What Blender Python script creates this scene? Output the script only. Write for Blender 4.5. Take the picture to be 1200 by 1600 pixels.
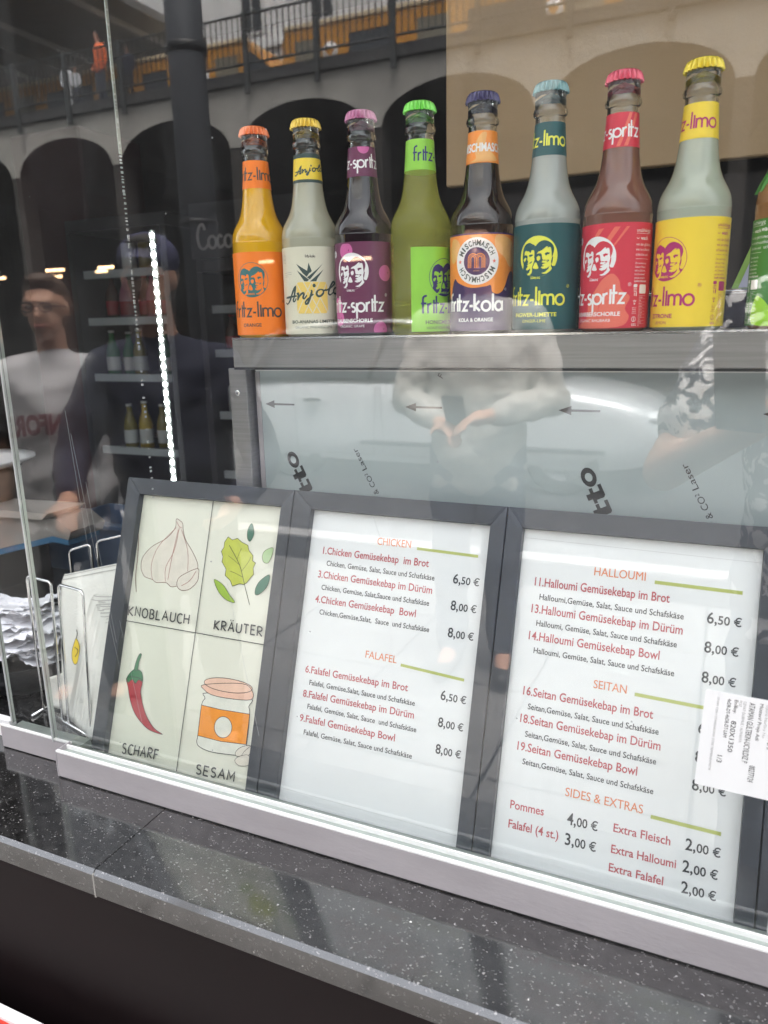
import bpy, math, random
from mathutils import Vector, Matrix
from mathutils.geometry import tessellate_polygon
PI = math.pi
sin, cos = math.sin, math.cos
for o in list(bpy.data.objects):
    bpy.data.objects.remove(o)
SC = bpy.context.scene
COL = SC.collection
RND = random.Random(7)

# ------------------------------------------------------------------ camera, sky, sun, exposure
cam = bpy.data.cameras.new('camera')
cam.sensor_fit = 'VERTICAL'
cam.sensor_height = 36.0
cam.lens = 36.0 * 1175.0 / 1600.0
cam.clip_start = 0.02
cam.clip_end = 400
cam.dof.use_dof = True            # a phone lens: far reflections fall slightly out of focus
cam.dof.focus_distance = 0.82
cam.dof.aperture_fstop = 8.5
co = bpy.data.objects.new('camera', cam)
COL.objects.link(co)
YAW, PITCH, ROLL = -0.4277, -0.2413, -0.0219
fw = Vector((sin(YAW)*cos(PITCH), cos(YAW)*cos(PITCH), sin(PITCH)))
rt = fw.cross(Vector((0, 0, 1))).normalized()
upv = rt.cross(fw)
r2 = rt*cos(ROLL) + upv*sin(ROLL)
u2 = upv*cos(ROLL) - rt*sin(ROLL)
M = Matrix((r2, u2, -fw)).transposed().to_4x4()
M.translation = Vector((0, -0.58, 0))
co.matrix_world = M
SC.camera = co

W = bpy.data.worlds.new('World')
SC.world = W
W.use_nodes = True
nt = W.node_tree
bg = nt.nodes['Background']
sky = nt.nodes.new('ShaderNodeTexSky')
sky.sky_type = 'NISHITA'
sky.sun_disc = False
SUN_EL, SUN_AZ = math.radians(72), math.radians(30)     # azimuth measured from +y (into the kiosk) towards +x
sky.sun_elevation = SUN_EL
sky.sun_rotation = SUN_AZ
sky.air_density = 1.0
sky.dust_density = 8.0
hs = nt.nodes.new('ShaderNodeHueSaturation')
hs.inputs['Saturation'].default_value = 0.28
nt.links.new(sky.outputs[0], hs.inputs['Color'])
nt.links.new(hs.outputs[0], bg.inputs['Color'])
bg.inputs['Strength'].default_value = 0.15
sl = bpy.data.lights.new('sun', 'SUN')
sl.energy = 1.5
sl.angle = math.radians(30)
sl.color = (1.0, 0.96, 0.9)
so = bpy.data.objects.new('sun', sl)
COL.objects.link(so)
sdir = Vector((sin(SUN_AZ)*cos(SUN_EL), cos(SUN_AZ)*cos(SUN_EL), sin(SUN_EL)))
so.rotation_euler = sdir.to_track_quat('Z', 'Y').to_euler()
SC.view_settings.view_transform = 'Standard'
SC.view_settings.look = 'None'
SC.view_settings.gamma = 1.0
SC.view_settings.use_curve_mapping = False
SC.view_settings.exposure = 2.6
SC.cycles.max_bounces = 10
SC.cycles.transparent_max_bounces = 24
SC.cycles.glossy_bounces = 5
SC.cycles.sample_clamp_indirect = 6.0

# ------------------------------------------------------------------ materials
MATS = {}
def node(nt, t, **k):
    n = nt.nodes.new(t)
    for a, b in k.items():
        if a in n.inputs: n.inputs[a].default_value = b
        else: setattr(n, a, b)
    return n
def mat(name, col=(0.5, 0.5, 0.5), rough=0.5, metal=0.0, spec=0.5, emit=None, es=0.0, var=0.0, vs=20.0, bump=0.0, bs=60.0, stretch=(1, 1, 1), coat=0.0, alpha=1.0):
    if name in MATS: return MATS[name]
    m = bpy.data.materials.new(name); m.use_nodes = True
    t = m.node_tree; p = t.nodes['Principled BSDF']
    p.inputs['Base Color'].default_value = (*col, 1)
    p.inputs['Roughness'].default_value = rough
    p.inputs['Metallic'].default_value = metal
    p.inputs['Specular IOR Level'].default_value = spec
    p.inputs['Coat Weight'].default_value = coat
    if emit:
        p.inputs['Emission Color'].default_value = (*emit, 1)
        p.inputs['Emission Strength'].default_value = es
    if var or bump:
        tc = node(t, 'ShaderNodeTexCoord'); mp = node(t, 'ShaderNodeMapping')
        mp.inputs['Scale'].default_value = stretch
        t.links.new(tc.outputs['Object'], mp.inputs['Vector'])
    if var:
        nz = node(t, 'ShaderNodeTexNoise', Scale=vs, Detail=6.0, Roughness=0.6)
        t.links.new(mp.outputs[0], nz.inputs['Vector'])
        mr = node(t, 'ShaderNodeMapRange')
        mr.inputs['From Min'].default_value = 0.3; mr.inputs['From Max'].default_value = 0.7
        mr.inputs['To Min'].default_value = 1 - var; mr.inputs['To Max'].default_value = 1 + var
        t.links.new(nz.outputs['Fac'], mr.inputs['Value'])
        mx = node(t, 'ShaderNodeVectorMath', operation='SCALE')
        mx.inputs[0].default_value = col
        t.links.new(mr.outputs[0], mx.inputs['Scale'])
        t.links.new(mx.outputs[0], p.inputs['Base Color'])
    if bump:
        n2 = node(t, 'ShaderNodeTexNoise', Scale=bs, Detail=5.0)
        t.links.new(mp.outputs[0], n2.inputs['Vector'])
        bp = node(t, 'ShaderNodeBump', Strength=bump, Distance=0.01)
        t.links.new(n2.outputs['Fac'], bp.inputs['Height'])
        t.links.new(bp.outputs[0], p.inputs['Normal'])
    MATS[name] = m
    return m

def schlick(t, f0, f1=1.0):
    g = node(t, 'ShaderNodeNewGeometry')
    d = node(t, 'ShaderNodeVectorMath', operation='DOT_PRODUCT')
    t.links.new(g.outputs['Normal'], d.inputs[0]); t.links.new(g.outputs['Incoming'], d.inputs[1])
    a = node(t, 'ShaderNodeMath', operation='ABSOLUTE'); t.links.new(d.outputs['Value'], a.inputs[0])
    b = node(t, 'ShaderNodeMath', operation='SUBTRACT'); b.inputs[0].default_value = 1; t.links.new(a.outputs[0], b.inputs[1])
    c = node(t, 'ShaderNodeMath', operation='POWER'); t.links.new(b.outputs[0], c.inputs[0]); c.inputs[1].default_value = 5
    e = node(t, 'ShaderNodeMath', operation='MULTIPLY_ADD'); t.links.new(c.outputs[0], e.inputs[0])
    e.inputs[1].default_value = f1 - f0; e.inputs[2].default_value = f0
    return e.outputs[0], a.outputs[0]

def glassmat(name, f0, tint=(1, 1, 1), edge=None, rough=0.0, dust_haze=0.0):
    """clear glass: reflects by angle, lets the rest straight through"""
    if name in MATS: return MATS[name]
    m = bpy.data.materials.new(name); m.use_nodes = True
    t = m.node_tree; t.nodes.remove(t.nodes['Principled BSDF'])
    out = t.nodes['Material Output']
    F, facing = schlick(t, f0)
    tr = node(t, 'ShaderNodeBsdfTransparent', Color=(*tint, 1))
    gl = node(t, 'ShaderNodeBsdfAnisotropic')
    gl.inputs['Roughness'].default_value = rough
    if edge:
        mx = node(t, 'ShaderNodeMix', data_type='RGBA')
        pw = node(t, 'ShaderNodeMath', operation='POWER'); t.links.new(facing, pw.inputs[0]); pw.inputs[1].default_value = 0.55
        t.links.new(pw.outputs[0], mx.inputs['Factor'])
        mx.inputs['A'].default_value = (*edge, 1); mx.inputs['B'].default_value = (*tint, 1)
        t.links.new(mx.outputs['Result'], tr.inputs['Color'])
    s = node(t, 'ShaderNodeMixShader')
    t.links.new(F, s.inputs[0]); t.links.new(tr.outputs[0], s.inputs[1]); t.links.new(gl.outputs[0], s.inputs[2])
    last = s
    if dust_haze:
        tc = node(t, 'ShaderNodeTexCoord')
        n1 = node(t, 'ShaderNodeTexNoise', Scale=3.0, Detail=8.0, Roughness=0.75)
        t.links.new(tc.outputs['Object'], n1.inputs['Vector'])
        vo = node(t, 'ShaderNodeTexVoronoi', Scale=55.0); t.links.new(tc.outputs['Object'], vo.inputs['Vector'])
        lt = node(t, 'ShaderNodeMath', operation='LESS_THAN'); lt.inputs[1].default_value = 0.045
        t.links.new(vo.outputs['Distance'], lt.inputs[0])
        sx = node(t, 'ShaderNodeSeparateColor'); t.links.new(vo.outputs['Color'], sx.inputs[0])
        g2 = node(t, 'ShaderNodeMath', operation='GREATER_THAN'); g2.inputs[1].default_value = 0.86; t.links.new(sx.outputs[0], g2.inputs[0])
        m1 = node(t, 'ShaderNodeMath', operation='MULTIPLY'); t.links.new(lt.outputs[0], m1.inputs[0]); t.links.new(g2.outputs[0], m1.inputs[1])
        m2 = node(t, 'ShaderNodeMath', operation='MULTIPLY'); t.links.new(m1.outputs[0], m2.inputs[0]); m2.inputs[1].default_value = 0.35
        mr = node(t, 'ShaderNodeMapRange'); mr.inputs['From Min'].default_value = 0.42; mr.inputs['From Max'].default_value = 0.75
        mr.inputs['To Min'].default_value = dust_haze*0.3; mr.inputs['To Max'].default_value = dust_haze*1.6
        t.links.new(n1.outputs['Fac'], mr.inputs['Value'])
        ad = node(t, 'ShaderNodeMath', operation='ADD'); t.links.new(mr.outputs[0], ad.inputs[0]); t.links.new(m2.outputs[0], ad.inputs[1])
        mp2 = node(t, 'ShaderNodeMapping'); mp2.inputs['Scale'].default_value = (9, 1, 1.3); mp2.inputs['Rotation'].default_value = (0, 0.5, 0)
        t.links.new(tc.outputs['Object'], mp2.inputs['Vector'])
        n3 = node(t, 'ShaderNodeTexNoise', Scale=2.2, Detail=6.0, Roughness=0.7, Distortion=0.6); t.links.new(mp2.outputs[0], n3.inputs['Vector'])
        m3 = node(t, 'ShaderNodeMapRange'); m3.inputs['From Min'].default_value = 0.56; m3.inputs['From Max'].default_value = 0.78; m3.inputs['To Max'].default_value = 0.03
        t.links.new(n3.outputs['Fac'], m3.inputs['Value'])
        a3 = node(t, 'ShaderNodeMath', operation='ADD'); t.links.new(ad.outputs[0], a3.inputs[0]); t.links.new(m3.outputs[0], a3.inputs[1]); ad = a3
        df = node(t, 'ShaderNodeBsdfDiffuse', Color=(0.75, 0.78, 0.78, 1))
        s2 = node(t, 'ShaderNodeMixShader')
        t.links.new(ad.outputs[0], s2.inputs[0]); t.links.new(s.outputs[0], s2.inputs[1]); t.links.new(df.outputs[0], s2.inputs[2])
        last = s2
    t.links.new(last.outputs[0], out.inputs['Surface'])
    MATS[name] = m
    return m

def liquid(name, col, trans=0.35, clear=0.0):
    """drink behind its glass wall: body colour, light passing through, glossy skin"""
    if name in MATS: return MATS[name]
    m = bpy.data.materials.new(name); m.use_nodes = True
    t = m.node_tree; p = t.nodes['Principled BSDF']; out = t.nodes['Material Output']
    p.inputs['Base Color'].default_value = (*col, 1); p.inputs['Roughness'].default_value = 0.03; p.inputs['IOR'].default_value = 1.5; p.inputs['Coat Weight'].default_value = 0.9; p.inputs['Coat IOR'].default_value = 1.5; p.inputs['Coat Roughness'].default_value = 0.0
    tl = node(t, 'ShaderNodeBsdfTranslucent', Color=(*col, 1))
    s = node(t, 'ShaderNodeMixShader'); s.inputs[0].default_value = trans*0.6
    t.links.new(p.outputs[0], s.inputs[1]); t.links.new(tl.outputs[0], s.inputs[2])
    last = s
    if clear:
        tr = node(t, 'ShaderNodeBsdfTransparent', Color=(*[min(1, c*1.25) for c in col], 1))
        last = node(t, 'ShaderNodeMixShader'); last.inputs[0].default_value = clear
        t.links.new(s.outputs[0], last.inputs[1]); t.links.new(tr.outputs[0], last.inputs[2])
    t.links.new(last.outputs[0], out.inputs['Surface'])
    MATS[name] = m
    return m

# ------------------------------------------------------------------ mesh helpers
class MB:
    def __init__(s): s.v = []; s.f = []; s.m = []; s.mats = []; s.sm = []
    def mi(s, m):
        if isinstance(m, str): m = MATS[m]
        if m not in s.mats: s.mats.append(m)
        return s.mats.index(m)
    def face(s, pts, m, smooth=False):
        i = len(s.v); s.v += [tuple(p) for p in pts]; s.f.append(tuple(range(i, i+len(pts)))); s.m.append(s.mi(m)); s.sm.append(smooth)
    def grid(s, rows, m, closed=False, smooth=True, flip=False):
        i = len(s.v); n = len(rows[0])
        for r in rows: s.v += [tuple(p) for p in r]
        k = s.mi(m)
        for a in range(len(rows)-1):
            for b in range(n if closed else n-1):
                c = (b+1) % n
                q = (i+a*n+b, i+a*n+c, i+(a+1)*n+c, i+(a+1)*n+b)
                s.f.append(q[::-1] if flip else q); s.m.append(k); s.sm.append(smooth)
    def box(s, a, b, m, bev=0.0):
        x0, y0, z0 = [min(p, q) for p, q in zip(a, b)]; x1, y1, z1 = [max(p, q) for p, q in zip(a, b)]
        if not bev:
            i = len(s.v); k = s.mi(m)
            s.v += [(x0,y0,z0),(x1,y0,z0),(x1,y1,z0),(x0,y1,z0),(x0,y0,z1),(x1,y0,z1),(x1,y1,z1),(x0,y1,z1)]
            for f in ((0,3,2,1),(4,5,6,7),(0,1,5,4),(1,2,6,5),(2,3,7,6),(3,0,4,7)):
                s.f.append(tuple(i+j for j in f)); s.m.append(k); s.sm.append(False)
            return
        c = bev; k = s.mi(m); V = {}
        def vert(sx, sy, sz, ax):
            key = (sx, sy, sz, ax)
            if key not in V:
                p = [x1 if sx else x0, y1 if sy else y0, z1 if sz else z0]
                for j, sg in enumerate((sx, sy, sz)):
                    if j != ax: p[j] += -c if sg else c
                V[key] = len(s.v); s.v.append(tuple(p))
            return V[key]
        C3 = [(0,0),(1,0),(1,1),(0,1)]
        def mk(ax, sg, a2, b2):
            q = [0,0,0]; q[ax] = sg; o_ = [j for j in range(3) if j != ax]; q[o_[0]] = a2; q[o_[1]] = b2
            return vert(*q, ax)
        def addf(idx):
            s.f.append(tuple(idx)); s.m.append(k); s.sm.append(False)
        for ax in range(3):
            for sg in (0, 1):
                addf([mk(ax, sg, a2, b2) for a2, b2 in C3])
        for ax in range(3):
            o_ = [j for j in range(3) if j != ax]
            for a2 in (0, 1):
                for b2 in (0, 1):
                    def cc(end, face):
                        q = [0,0,0]; q[ax] = end; q[o_[0]] = a2; q[o_[1]] = b2
                        return vert(*q, face)
                    addf([cc(0, o_[0]), cc(1, o_[0]), cc(1, o_[1]), cc(0, o_[1])])
        for sx in (0,1):
            for sy in (0,1):
                for sz in (0,1): addf([vert(sx,sy,sz,0), vert(sx,sy,sz,1), vert(sx,sy,sz,2)])
    def lathe(s, prof, m, c=(0,0,0), n=32, a0=0.0, a1=None, cap=True):
        full = a1 is None
        A = [2*PI*k/n for k in range(n)] if full else [a0+(a1-a0)*k/n for k in range(n+1)]
        rows = [[(c[0]+r*sin(a), c[1]-r*cos(a), c[2]+z) for a in A] for r, z in prof]
        s.grid(rows, m, closed=full)
        if full and cap:
            for r_, fl in ((rows[0], True), (rows[-1], False)):
                if abs(prof[0][0] if fl else prof[-1][0]) > 1e-5: s.face(r_[::-1] if fl else r_, m)
    def tube(s, pts, r, m, n=8, cap=True):
        P = [Vector(p) for p in pts]; rows = []; ref = None
        for i, p in enumerate(P):
            t = (P[min(i+1, len(P)-1)]-P[max(i-1, 0)]).normalized()
            if ref is None: ref = t.orthogonal().normalized()
            a = (ref - t*ref.dot(t)).normalized(); b = t.cross(a); ref = a
            rr = r[i] if isinstance(r, (list, tuple)) else r
            rows.append([p+(a*cos(2*PI*k/n)+b*sin(2*PI*k/n))*rr for k in range(n)])
        s.grid(rows, m, closed=True)
        if cap: s.face(rows[0][::-1], m); s.face(rows[-1], m)
    def prism(s, poly, y0, y1, m, axis='y'):
        """2D outline (x,z) extruded from y0 to y1"""
        f = (lambda a, b, t: (a, t, b)) if axis == 'y' else (lambda a, b, t: (a, b, t)) if axis == 'z' else (lambda a, b, t: (t, a, b))
        tri = tessellate_polygon([[Vector((a, b, 0)) for a, b in poly]])
        for t_ in tri:
            s.face([f(*poly[i], y0) for i in t_], m); s.face([f(*poly[i], y1) for i in t_[::-1]], m)
        n = len(poly)
        for i in range(n):
            a, b = poly[i], poly[(i+1) % n]
            s.face([f(*a, y0), f(*b, y0), f(*b, y1), f(*a, y1)], m)
    def build(s, name, parent=None, loc=None, rot=None, fix=True, **props):
        me = bpy.data.meshes.new(name); me.from_pydata(s.v, [], s.f)
        for m in s.mats: me.materials.append(m)
        me.polygons.foreach_set('material_index', s.m); me.polygons.foreach_set('use_smooth', s.sm)
        me.validate(); me.update()
        if fix:
            import bmesh
            b = bmesh.new(); b.from_mesh(me); bmesh.ops.remove_doubles(b, verts=b.verts, dist=1e-6)
            bmesh.ops.recalc_face_normals(b, faces=b.faces); b.to_mesh(me); b.free()
        o = bpy.data.objects.new(name, me); COL.objects.link(o)
        if parent: o.parent = parent
        if loc: o.location = loc
        if rot: o.rotation_euler = rot
        for k, v in props.items(): o[k] = v
        return o
def empty(name, label, cat, loc=(0,0,0), rot=(0,0,0), group=None, **k):
    o = bpy.data.objects.new(name, None); COL.objects.link(o)
    o.location = loc; o.rotation_euler = rot; o.empty_display_size = 0.05
    o['label'] = label; o['category'] = cat
    if group: o['group'] = group
    for a, b in k.items(): o[a] = b
    return o
def tag(o, label, cat, group=None):
    o['label'] = label; o['category'] = cat
    if group: o['group'] = group
    return o
def struct(o): o['kind'] = 'structure'; return o

# ------------------------------------------------------------------ flat print: polygons, strokes and lettering on a (u, v) sheet
def catmull(p, n=6, closed=False):
    if len(p) < 3: return [tuple(q) for q in p]
    out = []; N = len(p)
    for i in range(N if closed else N-1):
        a = p[(i-1) % N] if closed or i else p[0]; b = p[i]; c = p[(i+1) % N]; d = p[(i+2) % N] if closed or i+2 < N else p[-1]
        for k in range(n):
            t = k/n
            out.append(tuple(0.5*((2*b[j])+(-a[j]+c[j])*t+(2*a[j]-5*b[j]+4*c[j]-d[j])*t*t+(-a[j]+3*b[j]-3*c[j]+d[j])*t**3) for j in (0, 1)))
    if not closed: out.append(tuple(p[-1]))
    return out
TXT = {}
def glyphs(s, bold=0.0):
    key = (s, bold)
    if key not in TXT:
        c = bpy.data.curves.new('t', 'FONT'); c.body = s; c.resolution_u = 3; c.offset = bold
        o = bpy.data.objects.new('t', c); m = o.to_mesh()
        V = [(v.co.x, v.co.y) for v in m.vertices]
        T = [[V[i] for i in p.vertices] for p in m.polygons]
        xs = [p[0] for t_ in T for p in t_]; o.to_mesh_clear()
        bpy.data.objects.remove(o); bpy.data.curves.remove(c)
        TXT[key] = (T, min(xs), max(xs))
    return TXT[key]
class Sheet:
    def __init__(s): s.t = []; s.k = 0
    def tri(s, pts, m, layer): s.t.append((pts, m, layer))
    def poly(s, pts, m, layer=0.0, holes=()):
        L = [[Vector((a, b, 0)) for a, b in pts]] + [[Vector((a, b, 0)) for a, b in h] for h in holes]
        F = [p for l in L for p in l]
        for t_ in tessellate_polygon(L): s.tri([(F[i][0], F[i][1]) for i in t_], m, layer)
    def stroke(s, pts, w, m, layer=0.0, closed=False):
        s.k += 1; layer += (s.k % 7)*0.07
        P = [pts[0]]
        for p in pts[1:]:
            if math.hypot(p[0]-P[-1][0], p[1]-P[-1][1]) > 1e-6: P.append(p)
        if closed and math.hypot(P[0][0]-P[-1][0], P[0][1]-P[-1][1]) < 1e-6: P.pop()
        n = len(P); L = []; R_ = []
        if n < 2: return
        for i in range(n):
            a = P[(i-1) % n] if closed or i else None; c = P[(i+1) % n] if closed or i < n-1 else None; b = P[i]
            def nrm(p, q):
                d = math.hypot(q[0]-p[0], q[1]-p[1]); return (-(q[1]-p[1])/d, (q[0]-p[0])/d)
            if a is None: n1 = nrm(b, c); k = 1
            elif c is None: n1 = nrm(a, b); k = 1
            else:
                p1, p2 = nrm(a, b), nrm(b, c); n1 = (p1[0]+p2[0], p1[1]+p2[1]); d = math.hypot(*n1) or 1
                n1 = (n1[0]/d, n1[1]/d); k = 1/max(0.5, n1[0]*p1[0]+n1[1]*p1[1])
            ww = (w[i*len(w)//n] if isinstance(w, (list, tuple)) else w)/2*k
            L.append((b[0]+n1[0]*ww, b[1]+n1[1]*ww)); R_.append((b[0]-n1[0]*ww, b[1]-n1[1]*ww))
        for i in range(n if closed else n-1):
            j = (i+1) % n; s.tri([L[i], R_[i], R_[j], L[j]], m, layer)
    def text(s, txt, x, y, h, m, layer=0.0, w=None, align='L', bold=0.0, rot=0.0, shear=0.0, xs=1.0):
        """h = height of a capital; w = exact width wanted"""
        if not txt.strip(): return
        T, a, b = glyphs(txt, bold); k = h/0.70
        kx = w/(b-a) if w else k*xs
        off = {'L': 0, 'C': -(b-a)*kx/2, 'R': -(b-a)*kx}[align]
        c, d = cos(rot), sin(rot)
        for t_ in T:
            q = []
            for px, py in t_:
                X = (px-a)*kx+off+py*k*shear; Y = py*k; q.append((x+X*c-Y*d, y+X*d+Y*c))
            s.tri(q, m, layer)
    def arc(s, cx, cy, r, w, m, layer=0.0, a0=0, a1=2*PI, n=28):
        cl = abs(a1-a0-2*PI) < 1e-6
        s.stroke([(cx+r*cos(a0+(a1-a0)*k/n), cy+r*sin(a0+(a1-a0)*k/n)) for k in range(n if cl else n+1)], w, m, layer, cl)
    def disc(s, cx, cy, rx, ry, m, layer=0.0, n=28): s.poly([(cx+rx*cos(2*PI*k/n), cy+ry*sin(2*PI*k/n)) for k in range(n)], m, layer)
    def build(s, name, parent, f, step=None, clip=None, **props):
        mb = MB()
        for pts, m, layer in s.t:
            us = [p[0] for p in pts]; lo, hi = min(us), max(us)
            if clip:
                if hi < clip[0] or lo > clip[1]: continue
                pts = cut(cut(pts, clip[0], 1), clip[1], -1)
                if len(pts) < 3: continue
                us = [p[0] for p in pts]; lo, hi = min(us), max(us)
            if step and hi-lo > step:
                a = math.floor(lo/step)*step
                while a < hi:
                    q = cut(cut(pts, a, 1), a+step, -1)
                    if len(q) > 2: mb.face([f(p[0], p[1], layer) for p in q], m)
                    a += step
            else: mb.face([f(p[0], p[1], layer) for p in pts], m)
        if not mb.f: return None
        return mb.build(name, parent, fix=False, **props)
def cut(P, x, sg):
    out = []
    for i in range(len(P)):
        a, b = P[i-1], P[i]; ia = (a[0]-x)*sg >= 0; ib = (b[0]-x)*sg >= 0
        if ia != ib:
            t = (x-a[0])/(b[0]-a[0]); out.append((x, a[1]+(b[1]-a[1])*t))
        if ib: out.append(b)
    return out
def strokes(s, glyph, txt, x, y, xh, w, m, layer=0.0, gap=0.28, align='L', sx=1.0):
    """lettering drawn from a table of single-line letters"""
    W_ = sum(glyph[c][0]+gap for c in txt)-gap
    cx = x-(W_*xh*sx if align == 'R' else W_*xh*sx/2 if align == 'C' else 0)
    for c in txt:
        wd, paths = glyph[c]
        for p in paths: s.stroke([(cx+a*xh*sx, y+b*xh) for a, b in p], w, m, layer)
        cx += (wd+gap)*xh*sx
    return W_*xh*sx
# ------------------------------------------------------------------ material list
mat('steel', (0.30, 0.295, 0.29), 0.38, 0.75, var=0.12, vs=9, stretch=(1, 8, 60), bump=0.04, bs=40)
mat('steel_bright', (0.75, 0.75, 0.74), 0.16, 1.0)
mat('chrome', (0.82, 0.82, 0.82), 0.10, 1.0)
mat('alu', (0.375, 0.35, 0.36), 0.45, 0.15, var=0.10, vs=7, stretch=(1, 1, 3), bump=0.06, bs=120)
mat('alu_edge', (0.78, 0.78, 0.76), 0.4, 0.0, coat=0.3)  # bright matt colour paints the highlights on the track edges
mat('track', (0.33, 0.37, 0.34), 0.35, 0.3, var=0.12, vs=40)  # greenish tone paints the glass reflection into the channels
mat('seal', (0.012, 0.012, 0.012), 0.6)
mat('film', (0.38, 0.435, 0.44), 0.42, 0.1, var=0.06, vs=7, bump=0.02, bs=9)
mat('film_ink', (0.03, 0.03, 0.032), 0.55)
mat('frame', (0.046, 0.052, 0.064), 0.42, var=0.10, vs=25, bump=0.03, bs=160)
mat('frame_in', (0.02, 0.022, 0.028), 0.5)
mat('paper', (0.77, 0.785, 0.79), 0.45, var=0.02, vs=9, bump=0.12, bs=9)
mat('paper_cream', (0.76, 0.755, 0.65), 0.45, var=0.02, vs=9, bump=0.12, bs=9)
mat('ink_red', (0.50, 0.10, 0.115), 0.6); mat('ink_orange', (0.75, 0.25, 0.11), 0.6)
mat('ink_grey', (0.05, 0.053, 0.058), 0.6); mat('ink_green', (0.45, 0.50, 0.14), 0.6); mat('ink_line', (0.45, 0.45, 0.45), 0.6)
mat('pencil', (0.045, 0.045, 0.045), 0.7)
mat('black_panel', (0.0065, 0.0025, 0.003), 0.6, spec=0.25, var=0.2, vs=5)
mat('interior', (0.020, 0.017, 0.018), 0.8, var=0.3, vs=2)
mat('beige', (0.49, 0.35, 0.205), 0.7, var=0.08, vs=3, bump=0.1, bs=90)
mat('white', (0.8, 0.8, 0.8), 0.5); mat('black', (0.01, 0.01, 0.011), 0.45); mat('dkgrey', (0.05, 0.05, 0.055), 0.5)
mat('red', (0.62, 0.03, 0.015), 0.4)
mat('napkin', (0.80, 0.79, 0.74), 0.85, var=0.03, vs=60, bump=0.15, bs=300)
mat('receipt', (0.80, 0.80, 0.84), 0.75)
mat('led', (1, 1, 1), emit=(0.92, 1.0, 0.97), es=14.0)
mat('lamp_warm', (1, 1, 1), emit=(1.0, 0.58, 0.28), es=6.0); mat('lamp_dim', (1, 1, 1), emit=(1.0, 0.62, 0.34), es=2.2)
glassmat('pane', 0.10, tint=(0.965, 0.975, 0.972), dust_haze=0.019)  # dust and smears, thickened into a painted haze that lifts the blacks
glassmat('pane_back', 0.01, tint=(0.99, 1.0, 0.99))
glassmat('pane_inner', 0.006, tint=(0.98, 0.985, 0.98))
mat('chip', (0.42, 0.43, 0.43), 0.3)
mat('glass_edge', (0.42, 0.46, 0.42), 0.15, 0.3, var=0.25, vs=10, stretch=(1, 1, 1), coat=0.5)

def granite():
    m = bpy.data.materials.new('granite'); m.use_nodes = True; t = m.node_tree; p = t.nodes['Principled BSDF']
    tc = node(t, 'ShaderNodeTexCoord')
    base = node(t, 'ShaderNodeTexNoise', Scale=85.0, Detail=8.0, Roughness=0.7); t.links.new(tc.outputs['Object'], base.inputs['Vector'])
    mr = node(t, 'ShaderNodeMapRange'); mr.inputs['From Min'].default_value = 0.35; mr.inputs['From Max'].default_value = 0.7
    mr.inputs['To Min'].default_value = 0.005; mr.inputs['To Max'].default_value = 0.032; t.links.new(base.outputs['Fac'], mr.inputs['Value'])
    cur = mr.outputs[0]
    ns = node(t, 'ShaderNodeTexNoise', Scale=220.0, Detail=2.0); t.links.new(tc.outputs['Object'], ns.inputs['Vector'])
    for sc, th, pr, val in ((250.0, 0.22, 0.86, 0.24), (560.0, 0.36, 0.70, 0.12), (130.0, 0.11, 0.95, 0.50)):
        va = node(t, 'ShaderNodeVectorMath', operation='MULTIPLY_ADD'); t.links.new(ns.outputs['Color'], va.inputs[0]); va.inputs[1].default_value = (0.006,)*3
        t.links.new(tc.outputs['Object'], va.inputs[2])
        mp = node(t, 'ShaderNodeMapping'); mp.inputs['Scale'].default_value = (0.65, 1, 1); mp.inputs['Rotation'].default_value = (0, 0, sc)
        t.links.new(va.outputs[0], mp.inputs['Vector'])
        v = node(t, 'ShaderNodeTexVoronoi', Scale=sc); t.links.new(mp.outputs[0], v.inputs['Vector'])
        a = node(t, 'ShaderNodeMath', operation='LESS_THAN'); a.inputs[1].default_value = th; t.links.new(v.outputs['Distance'], a.inputs[0])
        s = node(t, 'ShaderNodeSeparateColor'); t.links.new(v.outputs['Color'], s.inputs[0])
        b = node(t, 'ShaderNodeMath', operation='GREATER_THAN'); b.inputs[1].default_value = pr; t.links.new(s.outputs[0], b.inputs[0])
        c = node(t, 'ShaderNodeMath', operation='MULTIPLY'); t.links.new(a.outputs[0], c.inputs[0]); t.links.new(b.outputs[0], c.inputs[1])
        d = node(t, 'ShaderNodeMath', operation='MULTIPLY'); t.links.new(c.outputs[0], d.inputs[0]); t.links.new(s.outputs[1], d.inputs[1])
        e = node(t, 'ShaderNodeMath', operation='MULTIPLY_ADD'); t.links.new(d.outputs[0], e.inputs[0]); e.inputs[1].default_value = val; t.links.new(cur, e.inputs[2])
        cur = e.outputs[0]
    cc = node(t, 'ShaderNodeCombineColor'); 
    for i, k in enumerate((1.0, 0.97, 0.95)):
        q = node(t, 'ShaderNodeMath', operation='MULTIPLY'); t.links.new(cur, q.inputs[0]); q.inputs[1].default_value = k; t.links.new(q.outputs[0], cc.inputs[i])
    t.links.new(cc.outputs[0], p.inputs['Base Color'])
    p.inputs['Roughness'].default_value = 0.10; p.inputs['IOR'].default_value = 1.75; p.inputs['Specular IOR Level'].default_value = 1.0
    nb = node(t, 'ShaderNodeTexNoise', Scale=7.0, Detail=3.0); t.links.new(tc.outputs['Object'], nb.inputs['Vector'])
    bp = node(t, 'ShaderNodeBump', Strength=0.02, Distance=0.01); t.links.new(nb.outputs['Fac'], bp.inputs['Height']); t.links.new(bp.outputs[0], p.inputs['Normal'])
    MATS['granite'] = m
granite()

GZ = -1.5          # street level; the camera is 1.5 m above it
ZC = -0.502        # outer counter top
ZI = -0.527        # inner counter top

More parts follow.
